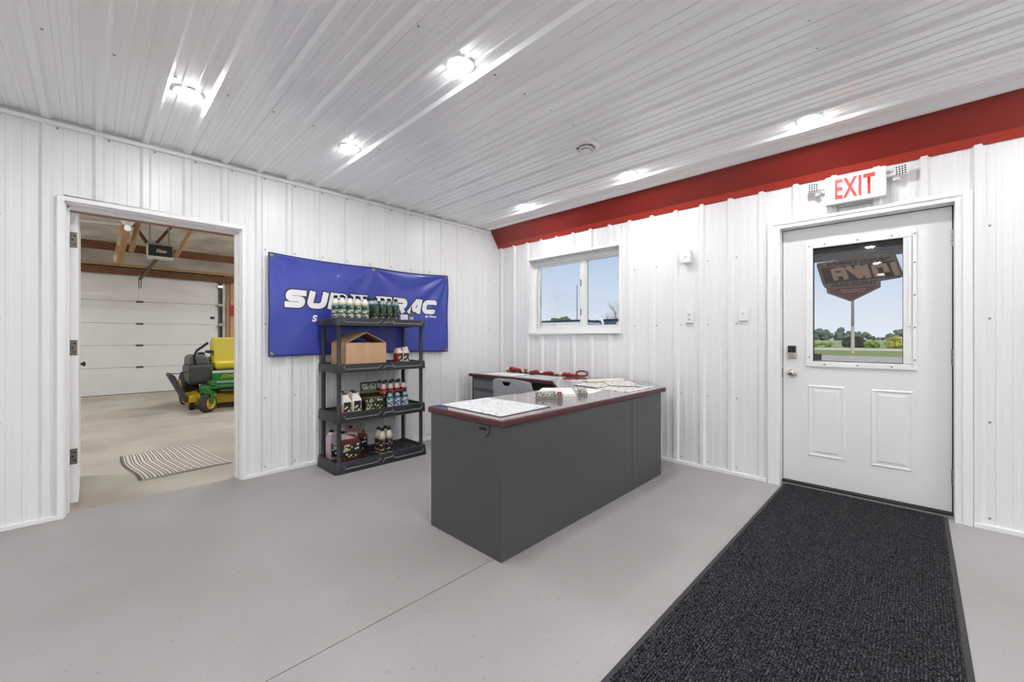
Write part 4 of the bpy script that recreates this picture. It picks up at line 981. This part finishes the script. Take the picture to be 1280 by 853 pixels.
# red purlin beyond the doorway head
tag(obj('red_purlin', MB().box(-1.5, 2.5, 4.78, 4.90, 2.238, 2.30), M_beam), 'red steel purlin running above the garage doorway', 'beam')
# hanging garage lamp and pipe
t = thing('utility_lamp', 'white porcelain lamp holder with a bulb on the garage truss', 'lamp', (.322, 7.0, 2.55))
obj('holder', MB().lathe([(.035, .07), (.06, .10), (.062, .12), (.04, .13), (0, .13)], 16).box(-.07, .07, -.02, .02, .115, .135), mat('porcelain', (232, 230, 226), .3), t, smooth=True)
obj('bulb', MB().lathe([(0, 0), (.022, .006), (.034, .028), (.030, .05), (.018, .07), (.018, .09)], 14), mat('bulb_glass', (240, 238, 232), .3, emit=.4), t, smooth=True)
obj('stem', MB().cyl((0, 0, .13), (0, 0, .66), .008, n=8), mat('porcelain', (232, 230, 226), .3), t)
tag(obj('plastic_conduit', MB().tube([(-2.5, 8.0, 2.76), (-.12, 8.0, 2.795), (.30, 8.0, 2.82)], .016, 8), mat('porcelain', (232, 230, 226), .3)), 'thin white conduit under the garage ceiling', 'pipe')
# strip lamps, added out of view to light the garage
gl_ = bpy.data.lights.new('added_strip_light', 'AREA'); gl_.shape = 'RECTANGLE'; gl_.size = 1.2; gl_.size_y = .12; gl_.energy = GARAGE_WATTS; gl_.color = (.97, .99, 1.03)
for (x, y) in ((-1.6, 6.2), (2.6, 6.2), (-1.6, 9.8), (2.9, 9.6)):
    t = thing('added_strip_lamp', 'unseen white strip lamp added to light the garage', 'lamp', (x, y, 3.06), group='added garage strip lamps')
    obj('housing', MB().box(-.62, .62, -.07, .07, .0, .06), M_plast, t); [obj('hanger', MB().cyl((q_, 0, .06), (q_, 0, .25), .006, n=6), M_steel, t) for q_ in (-.4, .4)]; obj('tube', MB().cyl((-.6, 0, -.012), (.6, 0, -.012), .013, n=10), mat('lit_tube', (255, 240, 215), .4, emit=6.), t)
    o = bpy.data.objects.new('added_strip_light', gl_); COL.objects.link(o); o.parent = t; o.location = (0, 0, -.03)

# striped rug on the garage floor
t = thing('striped_rug', 'cream cotton rug with dark stripes lying inside the garage', 'rug', (0, 0, 0))
ca_, cb_, cc_, cd_ = (.275, 4.665), (.955, 4.715), (.800, 5.845), (.195, 5.745)
def rug_pt(u, v, dz=0):
    x = (ca_[0]*(1-u)+cb_[0]*u)*(1-v)+(cd_[0]*(1-u)+cc_[0]*u)*v; y = (ca_[1]*(1-u)+cb_[1]*u)*(1-v)+(cd_[1]*(1-u)+cc_[1]*u)*v
    x += .016*math.sin(v*6.5+u*2+.6)*(1-u*.5); return (x, y, .004+dz+.006*abs(math.sin(v*9+u*3))*math.sin(u*math.pi))
obj('weave', MB().grid(lambda u, v: rug_pt(u, v), 40, 60), mat('rug_cream', (204, 196, 186), .9, bump=.25, bscale=160), t, smooth=True, solid=.006)
M_str = mat('rug_stripe', (72, 60, 52), .9, bump=.25, bscale=160)
for k in range(13):
    for j in range(2):
        u = .030+k*.0755+j*.030
        if u < .985: obj('stripe', MB().grid(lambda a, b, u=u: rug_pt(u+(a-.5)*.012, b, .0036), 1, 60), M_str, t)
obj('hem', MB().grid(lambda a, b: rug_pt(a, b*.012, .0037), 40, 1), M_str, t); obj('hem', MB().grid(lambda a, b: rug_pt(b*.02, a, .0038), 60, 1), M_str, t)

# ------------------------------------------------------------------ ride-on mower facing the doorway
MW = thing('riding_mower', 'green and yellow zero-turn mower with a yellow seat, parked in the garage', 'mower', (1.80, 9.00, 0))
M_jg = mat('mower_green', (34, 122, 48), .35); M_jy = mat('mower_yellow', (214, 178, 40), .4); M_tire = mat('tyre_rubber', (62, 58, 54), .85); M_fend = mat('mower_grey', (72, 72, 72), .5)
M_seat = mat('seat_yellow', (214, 196, 36), .45); M_mb = mat('mower_black', (26, 26, 27), .55)
def wheel(x, y, r, w, rimr, rz=0):
    n = 24; mb = MB().lathe([(rimr, -w/2), (r*.88, -w/2), (r, -w/3), (r, w/3), (r*.88, w/2), (rimr, w/2), (rimr, -w/2)], n, axis='x', caps=False)
    o = obj('wheel', mb, M_tire, MW, (x, y, r+.001), (0, 0, rz), smooth=True)
    obj('rim', MB().lathe([(0, -w*.40), (rimr*.35, -w*.42), (rimr*.75, -w*.28), (rimr*1.0, -w*.52), (rimr*1.08, -w*.52), (rimr*1.08, w*.52), (rimr*1.0, w*.52), (rimr*.75, w*.28), (rimr*.35, w*.42), (0, w*.40)], n, axis='x'), M_jy, o, smooth=True)
    return o
for s in (-1, 1):
    wh = wheel(s*.475, -.80, .150, .125, .088, math.radians(-48))
    obj('fork', MB().prism([(-.022, -.02), (.022, -.02), (.045, .20), (-.045, .20)], -.092, -.076, axis='x').prism([(-.022, -.02), (.022, -.02), (.045, .20), (-.045, .20)], .076, .092, axis='x').box(-.092, .092, -.045, .045, .165, .20), M_jg, wh)
    obj('caster_arm', MB().tube([(s*.475, -.80, .345), (s*.475, -.80, .41)], .045, 12).box(s*.475-.05 if s > 0 else s*.475-.05, s*.475+.05, -.80, -.42, .345, .405), M_jg, MW)
    rw_ = wheel(s*.545, .52, .290, .24, .15)
    tr2 = MB()
    for k in range(22):
        a = 2*math.pi*k/22
        M = Matrix.Rotation(a, 4, 'X') @ Matrix.Translation((0, 0, .288)); tr2.box(-.10, .10, -.016, .016, -.006, .012, M)
    tq = obj('tread', tr2, M_tire, rw_); tq['kind'] = 'stuff'
    # fender and tank
    fd = MB().loft([[(s*(.46+dx*k), .10+dy*k2, z) for dx, dy in ((-.17, -.30), (.17, -.30), (.17, .42), (-.17, .42))] for z, k, k2 in ((.40, .88, .9), (.46, 1.0, 1.0), (.66, 1.05, 1.0), (.74, .98, .98))])
    obj('fender', fd, M_fend, MW, bevel=.03)
    fd = MB().loft([[(s*(.47+dx*k), .13+dy*k2, z) for dx, dy in ((-.14, -.26), (.15, -.26), (.15, .36), (-.14, .36))] for z, k, k2 in ((.735, 1.0, 1.0), (.86, .95, .96), (.915, .70, .8))])
    tk = obj('fuel_tank', fd, mat('tank_grey', (92, 92, 90), .45), MW, bevel=.03)
    obj('tank_cap', MB().lathe([(.05, .905), (.055, .91), (.055, .945), (.03, .955), (0, .955)], 14, (s*.42, .10, 0)), M_mb, tk, smooth=True)
    obj('control_lever', MB().tube([(s*.50, -.08, .66), (s*.545, -.14, .80), (s*.555, -.15, .90), (s*.52, -.15, .99), (s*.36, -.15, 1.125)], [.016, .016, .018, .021, .021], 10), M_mb, MW, smooth=True)
    obj('armrest', MB().box(s*.30-.045, s*.30+.045, -.06, .24, .935, .985), M_mb, MW, bevel=.015)
    obj('gauge_wheel', MB().cyl((s*.62-.03, -.34, .075), (s*.62+.03, -.34, .075), .074, n=18), M_mb, MW, smooth=True)
# deck
dk = MB().loft([[(x*k+0, y*k2-.10, z) for x, y in ((-.68, -.22), (-.42, -.36), (.42, -.36), (.68, -.22), (.68, .30), (-.68, .30))] for z, k, k2 in ((.085, 1.0, 1.0), (.20, 1.0, 1.0), (.235, .96, .94), (.275, .70, .72))])
obj('mower_deck', dk, M_jy, MW, bevel=.012)
obj('deck_bracket', MB().box(-.66, -.56, -.42, -.24, .13, .24).box(.56, .66, -.42, -.24, .13, .24), M_jy, MW, bevel=.01)
for x in (-.52, .30): obj('belt_cover', MB().box(x, x+.22, -.30, .05, .27, .31), M_mb, MW, bevel=.01)
# chute
ch = MB().prism([(-.66, .17), (-.70, .12), (-.92, .60), (-.885, .63), (-.83, .58)], -.36, .02, axis='y')
obj('discharge_chute', ch, mat('chute_grey', (66, 66, 68), .6), MW, bevel=.01)
obj('chute_rod', MB().tube([(-.885, -.10, .61), (-.74, -.05, .60), (-.52, .0, .64)], .008, 6), M_mb, MW)
# chassis, footplate, fascia
obj('chassis', MB().box(-.30, .30, -.45, .85, .27, .42).box(-.52, .52, -.46, -.40, .33, .42), M_mb, MW, bevel=.01)
obj('front_beam', MB().box(-.53, .53, -.50, -.42, .34, .40), M_jg, MW, bevel=.01)
obj('side_bracket', MB().box(-.40, -.30, -.52, -.30, .40, .47).box(.30, .40, -.52, -.30, .40, .47), M_jg, MW, bevel=.01)
obj('footplate', MB().box(-.27, .27, -.74, -.40, .30, .325), M_mb, MW, bevel=.008)
fa = obj('fascia', MB().box(-.33, .33, -.34, -.26, .46, .60), M_jg, MW, bevel=.012)
obj('fascia_stripe', MB().box(-.33, .33, -.345, -.335, .60, .64), mat('stripe_pale', (206, 214, 206), .4), fa)
obj('fascia_stripe', MB().box(-.33, .33, -.36, -.30, .40, .46), mat('stripe_pale2', (150, 186, 150), .4), fa)
put('side_lettering', tmap(text_mesh('JOHN DEERE', .075, bold=.0016, shear=.25, align='LEFT'), lambda x, y, z: (x*1.15-.20, -.3415, y+.535)), M_jy, fa)
# seat
st_ = MB().loft([[(x*k, y*k2+.06, z) for x, y in ((-.26, -.24), (.26, -.24), (.27, -.05), (.27, .24), (-.27, .24), (-.27, -.05))] for z, k, k2 in ((.65, .9, .9), (.67, 1.0, 1.0), (.75, 1.02, 1.02), (.785, .9, .9))])
obj('seat_cushion', st_, M_seat, MW, bevel=.03)
bk = MB()
rings = []
for v in [k/8 for k in range(9)]:
    z = .74+.475*v; w = .265*(1-.05*v-.30*max(0, v-.8)*3*(v-.8)); yb = .20+.10*v
    tck = .06*(1-.35*v)
    rings.append([(w*cx_, yb+tck*cy_, z) for cx_, cy_ in ((-1, 0), (-.85, -1), (0, -.75), (.85, -1), (1, 0), (.85, .8), (0, 1), (-.85, .8))])
bk.loft(rings); obj('seat_back', bk, M_seat, MW, smooth=True, bevel=.015)
obj('seat_shell', MB().box(-.25, .25, .27, .34, .66, 1.15).box(-.26, .26, -.16, .30, .625, .655), M_mb, MW, bevel=.02)
obj('engine', MB().box(-.26, .26, .48, .98, .42, .84), M_mb, MW, bevel=.05)

# ================================================================== outdoors
GZO = -.10
def ground_mat(name, c1, c2, sc, rough=.95):
    return mat(name, c1, rough, col2=c2, var=.1, vscale=sc, bump=.2, bscale=sc*6, spec=.1)
struct('ground', MB().box(-60, 900, -700, 900, GZO-.3, GZO-.02), ground_mat('far_field', (182, 176, 146), (164, 162, 122), .05), 'far green and tan crop field outside', 'ground')
struct('gravel_yard', MB().box(XB+WT+.05, 38, -60, 60, GZO-.1, GZO), ground_mat('gravel', (186, 174, 162), (164, 152, 140), 6), 'grey gravel yard outside the exit door', 'ground')
struct('grass_verge', MB().box(38, 53, -120, 120, GZO-.1, GZO+.02), ground_mat('verge_grass', (150, 148, 92), (124, 134, 72), 1.5), 'strip of grass between yard and road', 'ground')
struct('road', MB().box(53, 63, -200, 200, GZO-.1, GZO+.03), ground_mat('road_gravel', (206, 194, 176), (190, 178, 160), 2), 'pale gravel road beyond the grass', 'ground')
struct('grass_ditch', MB().box(63, 170, -300, 300, GZO-.1, GZO+.04), ground_mat('ditch_grass', (134, 150, 84), (164, 162, 108), .6), 'bright green ditch grass across the road', 'ground')
tp = thing('utility_pole', 'weathered wooden utility pole beside the road', 'pole', (43.0, 3.17, GZO))
obj('shaft', MB().cyl((0, 0, 0), (.15, 0, 8.0), .11, .085, 12), mat('pole_wood', (150, 136, 128), .9, var=.3, vscale=4), tp, smooth=True)
obj('guard_sleeve', MB().cyl((0, 0, .02), (.05, 0, 2.2), .125, .12, 12), mat('pole_base', (196, 182, 174), .8), tp, smooth=True)

M_lf = [mat('leaf_far', (112, 124, 112), .9, var=.35, vscale=.6, spec=.1), mat('leaf_mid', (90, 120, 60), .9, var=.4, vscale=1.5, spec=.1), mat('leaf_bright', (132, 158, 66), .9, var=.35, vscale=2, spec=.1), mat('leaf_dark', (66, 70, 50), .9, var=.4, vscale=2, spec=.1)]
M_bark = mat('bark', (92, 80, 66), .9)
ico = bmesh.new(); bmesh.ops.create_icosphere(ico, subdivisions=2, radius=1); ico.verts.ensure_lookup_table(); ico.faces.ensure_lookup_table()
IV = [v.co.copy() for v in ico.verts]; IF = [tuple(v.index for v in f.verts) for f in ico.faces]; ico.free()
def blob_tree(name, label, loc, w, h, m, n=16, trunk=True, group=None, cat='tree', flat=False):
    t = thing(name, label, cat, loc, group=group); mb = MB()
    z0_ = h*.25 if trunk else 0
    for k in range(n):
        a = random.uniform(0, 6.28); r = w*.5*math.sqrt(random.random())*.8; s = random.uniform(.16, .30)*min(w, h-z0_)
        z = z0_+s*.6+(h-z0_-s*1.5)*random.random()*(1-(r/(w*.5))**2*.55)
        c = Vector((r*math.cos(a), r*math.sin(a), z))
        mb.add([c+v*s*(1+random.uniform(-.28, .28)) for v in IV], IF)
    obj('crown', mb, m, t, recalc=False)
    if trunk: obj('trunk', MB().cyl((0, 0, 0), (0, 0, h*.6), h*.03, h*.015, 8), M_bark, t)
    else: obj('stem', MB().cyl((0, 0, 0), (0, 0, h*.4), h*.03, h*.015, 6), M_bark, t)
    return t
# far tree line seen through the door glass
for k in range(30):
    y = -30+k*6.4+random.uniform(-1, 1)
    gap = 0 < (y-1.5) < 9
    hh = 4.4+random.uniform(0, .9)+(1.0 if k % 6 == 2 else 0)-(2.4 if gap else 0)
    blob_tree('field_tree', 'distant grey-green tree in the line at the far edge of the field', (222 if k % 2 else 236, y, GZO-.02), random.uniform(9.5, 12), hh, M_lf[0], 16, False, group='far tree line')
blob_tree('roadside_bush', 'dark tangled bush behind the utility pole', (68, 4.9, GZO+.02), 2.3, 1.55, M_lf[3], 40, False, cat='bush')
blob_tree('roadside_bush', 'low bright green bush next to the dark tangled bush', (66, 3.1, GZO+.02), 1.6, .95, M_lf[2], 34, False, cat='bush')
blob_tree('roadside_bush', 'tall yellow-green bush across the road, well away from the pole', (66, .9, GZO+.02), 2.0, 1.55, mat('leaf_yellow', (168, 164, 76), .9, var=.35, vscale=2, spec=.1), 40, False, cat='bush')
blob_tree('roadside_bush', 'low olive weeds alone across the road from the pole', (68, 8.8, GZO+.02), 4.0, .8, M_lf[2], 30, False, cat='bush')
# seen through the slider window
blob_tree('yard_tree', 'tall round green tree behind the parked trailer', (60, 45.2, GZO), 4.4, 5.4, M_lf[1], 34)
blob_tree('yard_tree', 'low spreading green tree beside the round one', (60, 51.5, GZO), 6.5, 4.3, M_lf[1], 34)
blob_tree('yard_tree', 'small green tree on the far side of the antenna mast', (60, 39.6, GZO), 4.2, 4.8, M_lf[1], 26)
tag(obj('antenna_mast', MB().cyl((60.5, 42.4, GZO-.02), (60.5, 42.4, 10.6), .10, .06, 8), mat('mast_grey', (92, 96, 104), .6)), 'tall thin grey antenna mast rising above the trees', 'mast')
def trailer(loc, L, top, label, body, low):
    t = thing('cargo_trailer', label, 'trailer', loc)
    obj('body', MB().box(-1.1, 1.1, -L/2, L/2, .55, top), body, t, bevel=.06)
    obj('roof', MB().box(-1.12, 1.12, -L/2-.02, L/2+.02, top-.10, top+.03), mat('trailer_roof', (40, 42, 46), .4) if low else body, t, bevel=.03)
    obj('door', MB().box(-1.13, -1.10, -L*.15, L*.10, .65, top-.15), mat('trailer_door', (206, 206, 206), .5), t)
    for s in (-1, 1):
        for q in (-.45, .45):
            w_ = obj('wheel', MB().cyl((s*1.02, q, .36), (s*1.14, q, .36), .36, n=20), M_tire, t, smooth=True)
            obj('hub', MB().cyl((s*1.02, q, .36), (s*1.15, q, .36), .18, n=14), M_steel, w_)
    obj('tongue', MB().tube([(0, -L/2, .5), (0, -L/2-1.2, .5)], .06, 6), M_black, t)
    return t
M_tw = mat('trailer_white', (226, 226, 224), .4)
trailer((20.2, 15.5, GZO), 4.6, 2.30, 'white cargo trailer parked in the yard beyond the window', M_tw, True)
trailer((20.4, 10.8, GZO), 2.0, 2.28, 'short dark cargo trailer parked in line with the white one', mat('trailer_dark', (74, 84, 100), .3), True)
# bare tree near the window
random.seed(21)
t = thing('bare_tree', 'leafless grey tree with fine branches seen through the window', 'tree', (25.0, 14.05, GZO))
br = MB()
def branch(p, d, L, r, lv):
    q = p+d*L; br.tube([p, (p+q)/2+Vector((random.uniform(-.04, .04),)*3)*L, q], [r, r*.8, r*.6], 5, caps=False)
    if lv == 0: return
    for k in range(4 if lv > 1 else 3):
        nd = (d+Vector((random.uniform(-.8, .8), random.uniform(-.8, .8), random.uniform(-.1, .5)))).normalized()
        branch(p+d*L*random.uniform(.55, 1.0), nd, L*random.uniform(.55, .78), r*.55, lv-1)
branch(Vector((0, 0, 0)), Vector((0, 0, 1)), 1.75, .09, 5)
obj('branches', br, mat('grey_bark', (150, 142, 134), .9), t, recalc=False)
